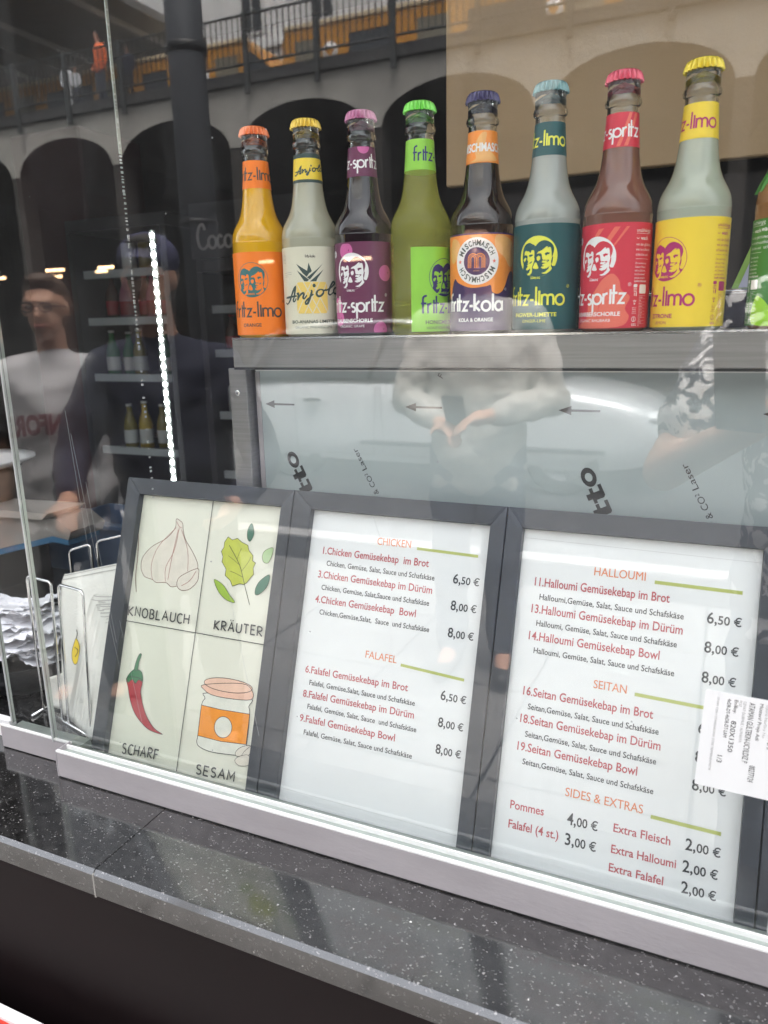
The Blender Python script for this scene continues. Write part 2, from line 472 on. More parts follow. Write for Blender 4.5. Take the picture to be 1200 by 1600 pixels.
# ------------------------------------------------------------------ kiosk shell and counter
m = MB(); m.box((-60, -60, GZ-0.3), (30, 6, GZ), mat('asphalt', (0.055, 0.055, 0.057), 0.9, var=0.3, vs=6, bump=0.4, bs=120)); struct(m.build('road'))
mat('paving', (0.15, 0.145, 0.14), 0.85, var=0.2, vs=3, bump=0.2, bs=50)
m = MB(); m.box((-60, -3.7, GZ+0.004), (30, 5, GZ+0.12), 'seal')
struct(m.build('pavement_bed'))
pav = MB()
o = MB(); o.box((-0.295, -0.295, 0), (0.295, 0.295, 0.012), 'paving', 0.004); slab0 = o.build('paving_slab', loc=(0, 0, -50))
pv = bpy.data.objects.new('pavement', None); COL.objects.link(pv); struct(pv)
for i in range(14):
    for j in range(5):
        c = slab0.copy(); COL.objects.link(c); c.parent = pv; c.location = (-6.3+0.6*i, -0.55-0.6*j, GZ+0.12)
bpy.data.objects.remove(slab0)
m = MB(); m.box((-60, -3.85, GZ), (30, -3.7, GZ+0.135), mat('kerb', (0.33, 0.32, 0.31), 0.8, var=0.2, vs=4)); struct(m.build('kerb'))

k = empty('kiosk', 'dark food kiosk with a granite counter and shop window', 'kiosk', (0, 0, GZ))
def kp(name, a, b, mt, bev=0.0, **kw):
    q = MB(); q.box(a, b, mt, bev); ob = q.build(name, k, **kw); ob.location = (0, 0, -GZ); return ob
kp('front_panel', (-3.2, -0.085, GZ+0.12), (1.6, -0.06, -0.5335), 'black_panel')
kp('inner_counter', (-3.2, 0.026, ZI-0.03), (1.6, 0.95, ZI), 'granite')
kp('sub_frame', (-3.2, -0.0595, ZI-0.2), (1.6, 0.0255, -0.5335), 'black')
kp('back_wall', (-3.2, 2.62, GZ+0.12), (1.6, 2.7, 1.3), 'interior')
kp('side_wall', (-3.3, -0.06, GZ+0.12), (-3.21, 2.7, 1.3), 'interior')
kp('side_wall', (1.61, -0.06, GZ+0.12), (1.7, 2.7, 1.3), 'interior')
kp('roof', (-3.4, -0.10, 1.31), (1.8, 2.8, 1.4), 'interior')
kp('floor', (-3.2, -0.05, GZ+0.121), (1.6, 2.61, GZ+0.14), 'dkgrey')
kp('beige_panel', (-0.4560, 0.70, 0.2255), (1.6, 0.72, 1.25), 'beige', 0.002)
kp('dark_cupboard', (-0.44, 0.73, -0.5265), (1.6, 0.94, 0.21), 'interior')
kp('transom', (-3.2, -0.05, 0.89), (1.6, 0.03, 1.30), 'dkgrey')
for a, b in ((-3.2, -0.5196), (-0.5184, 1.6)):
    q = MB(); ch = 0.0040
    prof = [(-0.135, -0.529), (-0.135, ZC-ch), (-0.135+ch, ZC), (0.025, ZC), (0.025, -0.533), (-0.131, -0.533)]
    q.prism(prof, a, b, 'granite', axis='x'); sl_ = q.build('counter_slab', k); sl_.location = (0, 0, -GZ)
    sl_['label'] = 'polished speckled black granite slab with bevelled front edge'
kp('slab_joint', (-0.5198, -0.1352, -0.531), (-0.5182, -0.1312, ZC-0.003), mat('grout', (0.28, 0.27, 0.25), 0.6))
# red sign at street level
sg = empty('street_sign_board', 'red board with a thin white border low at the kiosk front corner', 'sign', (-0.80, -0.115, -0.747))
q = MB(); q.box((-0.5, -0.02, -0.4), (0.45, -0.008, 0.0), 'white', 0.001); q.build('border', sg)
q = MB(); q.box((-0.495, -0.0235, -0.395), (0.445, -0.0205, -0.0055), 'red'); q.build('face', sg)

# ------------------------------------------------------------------ window: tracks and panes
tk = empty('window_track', 'long front aluminium sliding track with painted edge highlights under the big pane', 'window track', (0, 0, ZC))
def tp(name, a, b, mt, par=None, z0=ZC, bev=0.0):
    q = MB(); q.box(a, b, mt, bev); ob = q.build(name, par or tk); ob.location = (0, 0, -z0); return ob
X0, X1 = -0.6745, 0.82
tp('fascia', (X0, -0.0300, ZC+0.0015), (X1, -0.0262, -0.4695), 'alu', bev=0.0006)
tp('fascia_edge', (X0, -0.0302, -0.4693), (X1, -0.0262, -0.4675), 'alu_edge')
tp('channel', (X0, -0.0260, ZC+0.002), (X1, -0.0145, -0.4735), 'track')
tp('rail', (X0, -0.0145, ZC+0.002), (X1, -0.0122, -0.4690), 'alu_edge')
tp('channel', (X0, -0.0123, ZC+0.002), (X1, -0.0012, -0.4770), 'track')
tp('rail', (X0, 0.0012, ZC+0.002), (X1, 0.0028, -0.4825), 'alu_edge')
tp('channel', (X0, 0.0030, ZC+0.002), (X1, 0.0235, -0.4950), 'track')
tp('end_cap', (X0-0.0015, -0.0302, ZC+0.0012), (X0-0.0001, -0.008, -0.4677), 'alu')
tp('seal', (X0, -0.0292, ZC+0.0001), (X1, 0.02, ZC+0.0013), 'seal')
tk2 = empty('window_track', 'short aluminium track piece set back at the far left of the window', 'window track', (0, 0, ZC))
tp('fascia', (-0.793, -0.0078, ZC+0.0015), (-0.6762, -0.0045, -0.4725), 'alu', tk2)
tp('fascia_edge', (-0.793, -0.0078, -0.4723), (-0.6762, -0.0045, -0.4705), 'alu_edge', tk2)
tp('channel', (-0.793, -0.0043, ZC+0.002), (-0.6762, 0.0235, -0.4820), 'track', tk2)
tp('seal', (-0.793, -0.0068, ZC+0.0001), (-0.6762, 0.02, ZC+0.0013), 'seal', tk2)
tk3 = empty('window_track', 'white painted track end beyond the short track at the left edge', 'window track', (0, 0, ZC))
tp('fascia', (-1.4, 0.010, ZC+0.0005), (-0.80, 0.020, -0.478), 'white', tk3)

def pane(name, label, x0, x1, y0, y1, z0, z1, front, grp='glass panes of the kiosk window'):
    o_ = empty(name, label, 'window pane', ((x0+x1)/2, (y0+y1)/2, z0), group=grp)
    q = MB()
    L = lambda *p: [(a-(x0+x1)/2, b-(y0+y1)/2, c-z0) for a, b, c in p]
    q.face(L((x0,y0,z0),(x1,y0,z0),(x1,y0,z1),(x0,y0,z1)), front)
    q.face(L((x1,y1,z0),(x0,y1,z0),(x0,y1,z1),(x1,y1,z1)), 'pane_back')
    q.build('glass_sheet', o_, fix=False)
    for xx, s_ in ((x0, -1), (x1, 1)):
        if front == 'pane_inner' and s_ == 1: continue
        e_ = MB(); a = xx+s_*0.0004; b = xx-s_*0.0012
        a = xx+s_*0.0003; b = xx-s_*0.0006
        e_.box((min(a,b)-(x0+x1)/2, y0-0.0001-(y0+y1)/2, 0), (max(a,b)-(x0+x1)/2, y1+0.0001-(y0+y1)/2, z1-z0), 'glass_edge', 0.0003)
        e_.build('polished_edge', o_)
        e2 = MB(); e2.box((min(a,b)-0.0001-(x0+x1)/2, -0.0011, 0), (max(a,b)+0.0001-(x0+x1)/2, -0.0003, z1-z0), 'dkgrey'); e2.box((min(a,b)-0.0001-(x0+x1)/2, y0-(y0+y1)/2-0.0003, 0), (max(a,b)+0.0001-(x0+x1)/2, y0-(y0+y1)/2+0.0010, z1-z0), 'chip'); e2.build('laminate_line', o_)
    return o_
p1 = pane('window_pane', 'large clear front glass pane with a printed sticker, over the menus', -0.7030, 0.0632, -0.009, -0.001, -0.474, 0.876, 'pane')
p2 = pane('window_pane', 'narrow rear glass pane with a rough sparkling edge behind the napkins', -0.790, -0.5285, 0.006, 0.012, -0.476, 0.876, 'pane_inner')
p3 = pane('window_pane', 'glass pane continuing to the right of the big front pane', 0.0660, 0.84, -0.009, -0.001, -0.474, 0.876, 'pane')
# rough edge of the rear pane, its glints painted as pale matt chips
mat('chip', (0.42, 0.43, 0.43), 0.3)
q = MB(); RN = random.Random(3)
z = -0.165
while z < 0.30:
    h_ = RN.uniform(0.0005, 0.0022); w_ = RN.uniform(0.0001, 0.0008)
    q.box((-0.5283-w_, 0.0078, z), (-0.5278+RN.uniform(0, 0.0006), 0.0098, z+h_), 'chip'); z += h_+RN.uniform(0.0002, 0.004 if z > -0.02 else 0.012)
q.box((-0.5286, 0.0070, 0.16), (-0.5276, 0.0110, 0.875), 'glass_edge', 0.0003)
e_ = q.build('chipped_edge', p2); e_.matrix_parent_inverse = Matrix.Translation(-p2.location); e_['kind'] = 'stuff'
# scratches and paint flecks on the front pane
mat('scratch', (0.40, 0.42, 0.42), 0.6)
for a, b in (((-0.617,-0.076),(-0.606,-0.256)), ((-0.600,-0.15),(-0.583,-0.327)), ((-0.613,-0.10),(-0.598,-0.235)), ((-0.575,-0.30),(-0.556,-0.44)), ((-0.43,-0.24),(-0.405,-0.40)), ((-0.27,-0.16),(-0.262,-0.185)), ((-0.59,-0.30),(-0.578,-0.39))):
    q = MB(); w_ = 0.00011; y_ = -0.0093
    q.face([(a[0]-w_, y_, a[1]), (a[0]+w_, y_, a[1]), (b[0]+w_, y_, b[1]), (b[0]-w_, y_, b[1])], 'scratch')
    s_ = q.build('scratch', p1, fix=False); s_.matrix_parent_inverse = Matrix.Translation(-p1.location)

# sticker on the glass
st = empty('glass_sticker', 'white label sticker with sideways printed order text on the glass', 'sticker', (0.0258, -0.0096, -0.3115), (0, math.radians(1.6), 0))
mat('sticker', (0.72, 0.73, 0.73), 0.4); mat('ink', (0.02, 0.02, 0.02), 0.5); mat('ink_soft', (0.32, 0.32, 0.32), 0.5)
w2, h2 = 0.0235, 0.0405
def rrect(x0, y0, x1, y1, r, n=5):
    out = []
    for cx, cy, a in ((x1-r, y1-r, 0), (x0+r, y1-r, PI/2), (x0+r, y0+r, PI), (x1-r, y0+r, 1.5*PI)):
        out += [(cx+r*cos(a+PI/2*k/n), cy+r*sin(a+PI/2*k/n)) for k in range(n+1)]
    return out
q = MB(); q.prism(rrect(-w2, -h2, w2+0.012, h2, 0.0025), -0.0002, 0.0002, 'sticker'); q.build('backing', st)
s = Sheet()
def sk(txt, col, start, size, length, mt='ink', bold=0.0):
    s.text(txt, col, h2-start, size, mt, w=length, rot=-PI/2, bold=bold)
sk('10.04.24', 0.0300, 0.014, 0.0028, 0.022); sk('(44.4)LAM ROD.TEMP', 0.0222, 0.004, 0.0042, 0.036)
sk('Siparis No/Sira No', 0.0182, 0.0035, 0.0018, 0.027, 'ink_soft'); sk('Müsteri/ Proje Adi', 0.0140, 0.0035, 0.0024, 0.030)
sk('00277124', 0.0125, 0.055, 0.0040, 0.014)
sk('ATAMAN GÜLTEKIN-UCYILDIZ P', 0.0070, 0.004, 0.0040, 0.050); sk('CEVAT DURMUS / ALMANYA', 0.0030, 0.004, 0.0020, 0.034, 'ink_soft')
sk('POZ', 0.0002, 0.004, 0.0018, 0.005, 'ink_soft'); sk('En/Boy:', -0.0030, 0.0042, 0.0024, 0.011); sk('820X1350', -0.0035, 0.0215, 0.0034, 0.026)
sk('4xDR-DT-4xDR-DT-LAM', -0.0078, 0.0042, 0.0026, 0.032); sk('1/3', -0.0100, 0.052, 0.0036, 0.006)
sk('19 NW 1250-1 STANDARDINA GORE TEMPERLENMISTIR', -0.0150, 0.0045, 0.0016, 0.062, 'ink_soft')
s.build('sticker_print', st, lambda u, v, l: (u, -0.0004-l*1e-4, v))

# ------------------------------------------------------------------ steel shelf, film-covered panel, post
sh = empty('steel_shelf', 'brushed steel shelf with a deep front lip carrying the bottle row', 'shelf', (-0.5, 0.13, -0.525))
def sp(name, a, b, mt, bev=0.0, par=None, **kw):
    par = par or sh; q = MB(); q.box(a, b, mt, bev); ob = q.build(name, par, **kw); ob.location = -par.location; return ob
sp('front_lip', (-0.504, 0.130, -0.0405), (1.2, 0.1325, -0.0105), 'steel', 0.0005)
sp('shelf_top', (-0.504, 0.1327, -0.0105), (1.2, 0.30, -0.0085), 'steel')
sp('lip_edge', (-0.504, 0.1297, -0.0104), (1.2, 0.1326, -0.0085), 'steel_bright')
sp('lip_gap_shade', (-0.504, 0.1305, -0.0430), (1.2, 0.150, -0.0408), 'seal')  # black strip put in for the shaded gap under the lip
po = sp('corner_post', (-0.5265, 0.150, -0.526), (-0.5025, 0.170, -0.0425), 'steel', 0.001, label='upright steel corner post with one screw')
q = MB(); q.lathe([(0.0, 0), (0.0028, 0), (0.0034, 0.0006), (0.0034, 0.0012), (0.0014, 0.0016), (0.0, 0.0010)], 'steel_bright', n=16)
sc_ = q.build('screw', po); sc_.rotation_euler = (PI/2, 0, 0); sc_.location = (-0.515, 0.150, -0.0705)
sp('dark_back', (-0.5265, 0.19, -0.526), (1.2, 0.20, -0.05), 'black')
pn = empty('splash_board', 'grey sheet board in printed protective film under the bottle shelf', 'board', (0.3, 0.165, -0.52))
q = MB(); q.box((-0.4995, 0.165, -0.52), (1.2, 0.168, -0.0455), 'film', 0.0006); ob = q.build('film_sheet', pn); ob.location = -pn.location
q = MB(); q.box((-0.4990, 0.1642, -0.0462), (1.2, 0.1648, -0.0447), 'alu_edge'); ob = q.build('bright_edge', pn); ob.location = -pn.location
q = MB(); q.box((-0.4995, 0.1640, -0.52), (-0.4935, 0.1648, -0.047), 'alu'); ob = q.build('side_trim', pn); ob.location = -pn.location
s = Sheet()
for xa, xb, zz in ((-0.488, -0.449, -0.084), (-0.312, -0.270, -0.0835), (-0.149, -0.109, -0.083), (0.031, 0.072, -0.082), (0.21, 0.25, -0.081)):
    s.poly([(xa, zz), (xa+0.0125, zz-0.0045), (xa+0.0125, zz-0.0012), (xb, zz-0.0010), (xb, zz+0.0010), (xa+0.0125, zz+0.0012), (xa+0.0125, zz+0.0045)], 'film_ink')
def slab_o(x, z, k_):
    pass
for x_, z_ in ((-0.4485, -0.1385), (-0.1115, -0.1385), (0.226, -0.137)):
    rot = math.radians(-66); c_, d_ = cos(rot), sin(rot)
    # heavy slab letters set sideways, read upwards: N i t t o
    base = (x_+0.0385, z_-0.0835)
    T = lambda a, b: (base[0]+a*(-0.43)+b*(-0.90), base[1]+a*0.90+b*(-0.43))
    def lp(P, ly=0): s.poly([T(*p) for p in P], 'film_ink', ly)
    a0 = 0.0
    lp([(0.000,0),(0.008,0),(0.008,0.002),(0.006,0.002),(0.006,0.012),(0.014,0),(0.018,0),(0.018,0.016),(0.020,0.016),(0.020,0.018),(0.012,0.018),(0.012,0.016),(0.014,0.016),(0.014,0.006),(0.006,0.018),(0,0.018),(0,0.016),(0.002,0.016),(0.002,0.002),(0,0.002)])
    lp([(0.026,0),(0.036,0),(0.036,0.003),(0.034,0.003),(0.034,0.013),(0.026,0.013),(0.026,0.010),(0.028,0.010),(0.028,0.003),(0.026,0.003)]); lp([(0.028,0.015),(0.034,0.015),(0.034,0.019),(0.028,0.019)])
    for t0 in (0.041, 0.058):
        lp([(t0+0.006,0),(t0+0.018,0),(t0+0.018,0.0035),(t0+0.012,0.0035),(t0+0.012,0.0095),(t0+0.017,0.0095),(t0+0.017,0.013),(t0+0.012,0.013),(t0+0.012,0.0175),(t0+0.006,0.0175),(t0+0.006,0.013),(t0+0.001,0.013),(t0+0.001,0.0095),(t0+0.004,0.0095),(t0+0.004,0.002)])
    n_ = 20
    s.poly([T(0.086+0.0100*cos(2*PI*i/n_), 0.0080+0.0072*sin(2*PI*i/n_)) for i in range(n_)], 'film_ink', 0, holes=[[T(0.086+0.0045*cos(2*PI*i/n_), 0.0080+0.0036*sin(2*PI*i/n_)) for i in range(n_)]])
for x_, z_ in ((-0.3735, -0.1265), (-0.0305, -0.1255), (0.305, -0.125)):
    # sideways small print ending at (x_, z_)
    rot = math.radians(118); L_ = 0.098
    s.text('for Fiber & CO', x_-cos(rot)*L_, z_-sin(rot)*L_, 0.0062, 'film_ink', w=0.060, rot=rot)
    s.text('2', x_-cos(rot)*(L_-0.0612)-0.002, z_-sin(rot)*(L_-0.0612)-0.0014, 0.004, 'film_ink', rot=rot)
    s.text('Laser', x_-cos(rot)*(L_-0.0675), z_-sin(rot)*(L_-0.0675), 0.0062, 'film_ink', w=0.0265, rot=rot)
s.text('F', -0.2695, -0.0535, 0.0065, 'film_ink', rot=math.radians(60))
pb = s.build('film_print', pn, lambda u, v, l: (u, 0.1647-l*1e-4, v)); pb.location = -pn.location

# rail, leaning card and dark clutter behind the bottles
q = MB(); q.tube([(-0.4, 0.30, 0.0275), (1.2, 0.30, 0.0275)], 0.003, 'steel_bright'); tag(q.build('steel_rail'), 'thin bright steel rail behind the yellow and green bottles', 'rail')
mat('card_green', (0.30, 0.50, 0.10), 0.5); mat('card_lilac', (0.50, 0.50, 0.60), 0.5)
cd = empty('leaning_card', 'leaning lilac card with a green border behind the yellow bottle', 'card', (0.02, 0.31, 0.031), (math.radians(-8), 0, 0))
q = MB(); q.prism([(-0.024, 0), (0.003, 0.075), (0.06, 0.075), (0.06, 0)], 0, 0.002, 'card_green'); q.build('border', cd)
q = MB(); q.prism([(-0.0175, 0.0005), (0.0065, 0.069), (0.055, 0.069), (0.055, 0.0005)], -0.0012, -0.0002, 'card_lilac'); q.build('face', cd)
T1= [('S', 'KNOBLAUCH', [-655.5, -149.4, -563.1, -148.2], 11.06), ('S', 'KRÄUTER', [-525.9, -148.6, -459.8, -147.3], 10.41), ('S', 'SCHARF', [-635.7, -314.3, -581.8, -311.3], 11.71), ('S', 'SESAM', [-524.5, -314.8, -472.7, -312.9], 10.38)]
T2= [('H', 'CHICKEN', [-331.4, -29.9, -292.3, -29.9], 7.28), ('B', '', [-285.1, -29.6, -217.7, -31.0], 2.91), ('R', '1.Chicken Gemüsekebap  im Brot', [-395.8, -46.3, -269.8, -47.6], 7.14), ('D', 'Chicken, Gemüse, Salat, Sauce und Schafskäse', [-389.6, -58.9, -261.9, -60.9], 4.96), ('P', '6,50 €', [-241.7, -61.0, -213.4, -61.9], 10.18), ('R', '3.Chicken Gemüsekebap im Dürüm', [-398.4, -73.0, -262.8, -74.8], 7.1), ('D', 'Chicken, Gemüse, Salat,Sauce und Schafskäse', [-392.3, -85.9, -264.6, -87.6], 4.94), ('P', '8,00 €', [-241.1, -88.4, -213.3, -88.7], 10.11), ('R', '4.Chicken Gemüsekebap  Bowl', [-398.3, -100.5, -278.0, -101.1], 7.06), ('D', 'Chicken,Gemüse,Salat,  Sauce  und Schafskäse', [-391.1, -113.1, -261.4, -114.5], 4.91), ('P', '8,00 €', [-240.9, -116.2, -213.1, -116.1], 10.05), ('H', 'FALAFEL', [-329.7, -151.2, -293.5, -151.7], 7.07), ('B', '', [-288.4, -152.5, -218.4, -156.6], 2.96), ('R', '6.Falafel Gemüsekebap im Brot', [-399.8, -178.2, -277.4, -178.0], 6.94), ('D', 'Falafel, Gemüse,Salat, Sauce und Schafskäse', [-392.9, -190.8, -267.9, -191.3], 4.83), ('P', '6,50 €', [-241.2, -179.9, -213.8, -180.0], 9.9), ('R', '8.Falafel Gemüsekebap im Dürüm', [-399.1, -204.7, -267.4, -204.2], 6.9), ('D', 'Falafel, Gemüse, Salat, Sauce  und Schafskäse', [-391.8, -216.6, -263.1, -217.4], 4.79), ('P', '8,00 €', [-240.9, -207.0, -213.7, -207.2], 9.83), ('R', '9.Falafel Gemüsekebap Bowl', [-399.4, -231.3, -285.5, -231.0], 6.85), ('D', 'Falafel, Gemüse, Salat, Sauce und Schafskäse', [-392.4, -244.7, -264.7, -244.5], 4.76), ('P', '8,00 €', [-240.4, -233.7, -213.2, -233.7], 9.77), ('L', '', [-411.9, -306.4, -208.1, -308.2], 0.41)]
T3= [('H', 'HALLOUMI', [-101.8, -37.1, -55.1, -37.1], 7.33), ('B', '', [-46.8, -37.3, 27.2, -38.4], 3.25), ('R', '11.Halloumi Gemüsekebap im Brot', [-157.5, -53.4, -32.5, -54.6], 7.54), ('D', 'Halloumi,Gemüse, Salat, Sauce und Schafskäse', [-151.5, -66.6, -19.3, -68.2], 4.99), ('P', '6,50 €', [0.1, -68.6, 28.7, -68.6], 10.28), ('R', '13.Halloumi Gemüsekebap im Dürüm', [-158.1, -79.9, -19.1, -81.8], 7.49), ('D', 'Halloumi, Gemüse, Salat, Sauce und Schafskäse', [-152.0, -92.3, -23.0, -94.2], 4.96), ('P', '8,00 €', [-0.0, -94.7, 28.2, -94.7], 10.22), ('R', '14.Halloumi Gemüsekebap Bowl', [-158.0, -106.3, -36.9, -107.5], 7.45), ('D', 'Halloumi, Gemüse, Salat, Sauce und Schafskäse', [-151.9, -118.9, -23.1, -120.3], 4.93), ('P', '8,00 €', [-0.1, -121.5, 28.1, -121.4], 10.15), ('H', 'SEITAN', [-92.5, -142.6, -62.6, -142.9], 7.11), ('B', '', [-55.2, -142.0, 18.8, -144.0], 3.19), ('R', '16.Seitan Gemüsekebap im Brot', [-157.9, -160.0, -37.7, -161.2], 7.35), ('D', 'Seitan,Gemüse, Salat, Sauce und Schafskäse', [-151.9, -173.2, -31.7, -174.4], 4.87), ('P', '6,50 €', [0.7, -166.4, 28.7, -166.6], 10.03), ('R', '18.Seitan Gemüsekebap im Dürüm', [-158.1, -186.6, -29.0, -187.9], 7.3), ('D', 'Seitan,Gemüse, Salat, Sauce und Schafskäse', [-151.9, -199.6, -31.6, -201.1], 4.84), ('P', '8,00 €', [0.3, -191.6, 28.1, -191.2], 9.97), ('R', '19.Seitan Gemüsekebap Bowl', [-158.1, -213.2, -46.9, -214.2], 7.26), ('D', 'Seitan,Gemüse, Salat, Sauce und Schafskäse', [-151.7, -225.8, -31.7, -227.6], 4.8), ('P', '8,00 €', [-0.2, -216.4, 27.6, -215.3], 9.91), ('H', 'SIDES & EXTRAS', [-108.6, -246.3, -39.1, -246.6], 7.29), ('B', '', [-32.0, -247.4, 26.1, -248.6], 3.34), ('R', 'Pommes', [-159.1, -269.4, -126.6, -269.0], 7.16), ('P', '4,00 €', [-104.6, -271.4, -76.3, -270.9], 10.99), ('R', 'Falafel (4 st.)', [-159.0, -287.6, -111.1, -287.4], 7.13), ('P', '3,00 €', [-104.7, -290.1, -76.1, -289.3], 10.94), ('R', 'Extra Fleisch', [-62.8, -268.0, -13.8, -268.2], 6.77), ('P', '2,00 €', [-1.5, -268.6, 27.3, -268.4], 10.33), ('R', 'Extra Halloumi', [-63.1, -287.0, -7.6, -286.4], 6.74), ('P', '2,00 €', [-2.3, -287.6, 26.7, -287.1], 10.29), ('R', 'Extra Falafel', [-63.7, -303.5, -16.9, -303.7], 6.72), ('P', '2,00 €', [-1.7, -305.6, 26.7, -304.3], 10.24), ('L', '', [-171.0, -7.4, 41.7, -10.3], 0.38)]
DR= [('pk1', 'brown', 0.5, 1, [-603.1, -25.1, -602.9, -35.3, -613.4, -49.1, -634.0, -61.5, -646.3, -75.7, -647.3, -88.8, -642.5, -97.3, -637.0, -100.6, -626.9, -102.0, -619.9, -105.0, -605.7, -103.4, -597.1, -107.4, -586.5, -104.9, -573.1, -100.8, -561.5, -81.2, -569.7, -65.2, -584.8, -49.0, -590.6, -36.8, -592.8, -29.3, -598.1, -25.9]), ('pk1', 'brown', 0.5, 1, [-561.5, -81.2, -578.2, -88.8, -587.9, -96.2, -588.6, -105.2, -581.0, -109.8, -569.1, -106.6, -559.9, -96.8, -559.2, -87.9]), (None, 'red2', 0.45, 0, [-601.3, -35.2, -624.4, -60.5, -631.6, -84.5, -626.9, -102.0]), (None, 'red2', 0.45, 0, [-596.7, -34.8, -599.8, -63.2, -608.9, -84.6, -606.9, -102.2]), (None, 'red2', 0.45, 0, [-593.1, -37.0, -579.7, -61.2, -575.6, -86.0]), (None, 'red2', 0.45, 0, [-597.8, -37.5, -601.7, -71.1, -603.3, -99.3]), (None, 'red2', 0.45, 0, [-563.4, -84.7, -570.7, -96.8, -581.9, -104.4]), (None, 'red2', 0.45, 0, [-601.6, -28.0, -596.9, -33.5, -592.8, -35.0]), (None, 'brown', 0.7, 0, [-664.2, -36.8, -658.0, -50.7, -654.4, -76.5, -653.6, -99.9, -649.0, -120.1]), ('leaf', 'dkol', 0.5, 1, [-523.8, -39.5, -517.4, -42.6, -510.5, -40.0, -504.0, -43.8, -494.9, -46.6, -492.6, -52.5, -486.0, -57.9, -485.9, -63.9, -481.3, -65.9, -483.8, -72.2, -481.9, -79.2, -486.2, -84.5, -489.7, -89.8, -493.6, -92.6, -499.5, -92.1, -509.1, -96.2, -513.0, -90.0, -521.1, -84.9, -520.8, -77.5, -528.0, -69.6, -527.5, -63.4, -530.8, -57.5, -527.8, -52.3, -527.9, -46.1]), (None, 'dkol', 0.6, 0, [-520.8, -49.1, -502.8, -70.6, -492.0, -93.7, -482.2, -114.6]), (None, 'dkol', 0.35, 0, [-502.8, -70.6, -514.0, -64.4, -520.4, -61.4]), (None, 'dkol', 0.35, 0, [-498.9, -77.5, -491.8, -67.0, -488.6, -59.4]), (None, 'dkol', 0.35, 0, [-495.5, -84.4, -507.1, -80.8, -514.7, -79.2]), (None, 'dkol', 0.35, 0, [-507.2, -64.9, -505.1, -56.2, -502.9, -51.1]), ('dkg', 'dkol', 0.4, 1, [-493.1, -20.8, -488.8, -30.2, -489.3, -36.3, -492.7, -42.0, -496.8, -38.2, -497.7, -28.5]), ('palg', 'dkol', 0.4, 1, [-460.8, -46.2, -460.2, -54.0, -464.3, -64.0, -470.9, -63.5, -473.4, -56.6, -470.1, -50.2]), ('dkg', 'dkol', 0.4, 1, [-460.7, -77.3, -461.3, -90.0, -469.7, -100.1, -476.2, -101.9, -476.8, -94.3, -471.9, -85.3]), ('lime', 'dkol', 0.4, 1, [-535.6, -91.4, -522.3, -96.0, -512.0, -105.8, -502.5, -114.3, -513.7, -113.3, -526.8, -105.2]), ('red', 'dk', 0.5, 1, [-644.6, -224.7, -640.8, -236.7, -635.0, -250.9, -626.0, -264.4, -613.0, -274.4, -599.1, -280.4, -580.0, -281.6, -593.4, -276.8, -606.5, -265.7, -615.2, -252.4, -620.9, -238.3, -621.9, -223.4]), ('grn', 'dk', 0.5, 1, [-644.6, -224.7, -638.0, -215.5, -631.9, -212.9, -623.4, -214.8, -619.9, -225.6, -626.6, -224.7, -630.5, -229.9, -636.2, -225.8, -641.9, -230.6]), ('grn', 'dk', 0.4, 1, [-635.1, -213.5, -633.8, -202.6, -630.4, -193.9, -627.0, -194.4, -629.4, -203.2, -630.2, -213.4]), ('cream', 'dk', 0.6, 1, [-525.8, -223.0, -526.3, -229.1, -529.9, -238.2, -529.6, -272.9, -529.9, -280.2, -524.7, -285.1, -506.6, -287.3, -472.7, -283.9, -464.7, -281.1, -462.3, -269.0, -463.3, -235.4, -465.8, -227.7, -465.9, -218.4]), ('org', 'dk', 0.5, 1, [-530.0, -237.7, -502.8, -238.0, -463.2, -235.9, -463.0, -269.8, -497.3, -273.2, -529.6, -272.9]), ('cream', 'dk', 0.5, 1, [-484.6, -254.7, -484.5, -257.3, -485.0, -260.0, -486.0, -262.4, -487.6, -264.6, -489.6, -266.5, -491.9, -267.8, -494.5, -268.6, -497.2, -268.8, -499.8, -268.5, -502.3, -267.5, -504.4, -266.0, -506.2, -264.1, -507.5, -261.8, -508.2, -259.2, -508.3, -256.5, -507.8, -253.9, -506.8, -251.4, -505.2, -249.2, -503.2, -247.3, -500.8, -246.0, -498.2, -245.2, -495.5, -245.0, -492.9, -245.4, -490.5, -246.4, -488.3, -247.9, -486.6, -249.8, -485.3, -252.1]), ('pch', 'dk', 0.5, 1, [-530.2, -214.1, -528.7, -219.9, -516.8, -223.8, -493.5, -223.7, -464.2, -219.9, -463.8, -209.8, -479.3, -204.2]), ('pch2', 'dk', 0.5, 1, [-463.8, -207.5, -464.4, -209.2, -466.6, -211.0, -470.2, -212.6, -475.2, -214.1, -481.2, -215.4, -488.1, -216.3, -495.4, -216.9, -502.9, -217.2, -510.0, -217.0, -516.6, -216.5, -522.2, -215.6, -526.5, -214.3, -529.3, -212.8, -530.4, -211.1, -529.8, -209.4, -527.6, -207.6, -523.7, -205.9, -518.5, -204.4, -512.3, -203.1, -505.2, -202.2, -497.8, -201.6, -490.4, -201.5, -483.3, -201.7, -477.0, -202.2, -471.6, -203.2, -467.5, -204.4, -464.9, -205.9]), ('pk1', 'dk', 0.4, 1, [-456.6, -270.1, -468.6, -273.7, -475.4, -280.9, -472.5, -285.0, -457.7, -280.8]), ('pk1', 'dk', 0.4, 1, [-457.7, -280.8, -469.8, -284.4, -475.1, -290.2, -468.2, -294.5, -455.4, -290.7]), (None, 'dk', 0.35, 0, [-456.6, -270.1, -463.8, -277.4, -467.1, -283.4]), (None, 'dk', 0.7, 0, [-551.1, 9.5, -552.7, -319.0]), (None, 'dk', 0.7, 0, [-657.4, -156.9, -453.4, -156.5])]
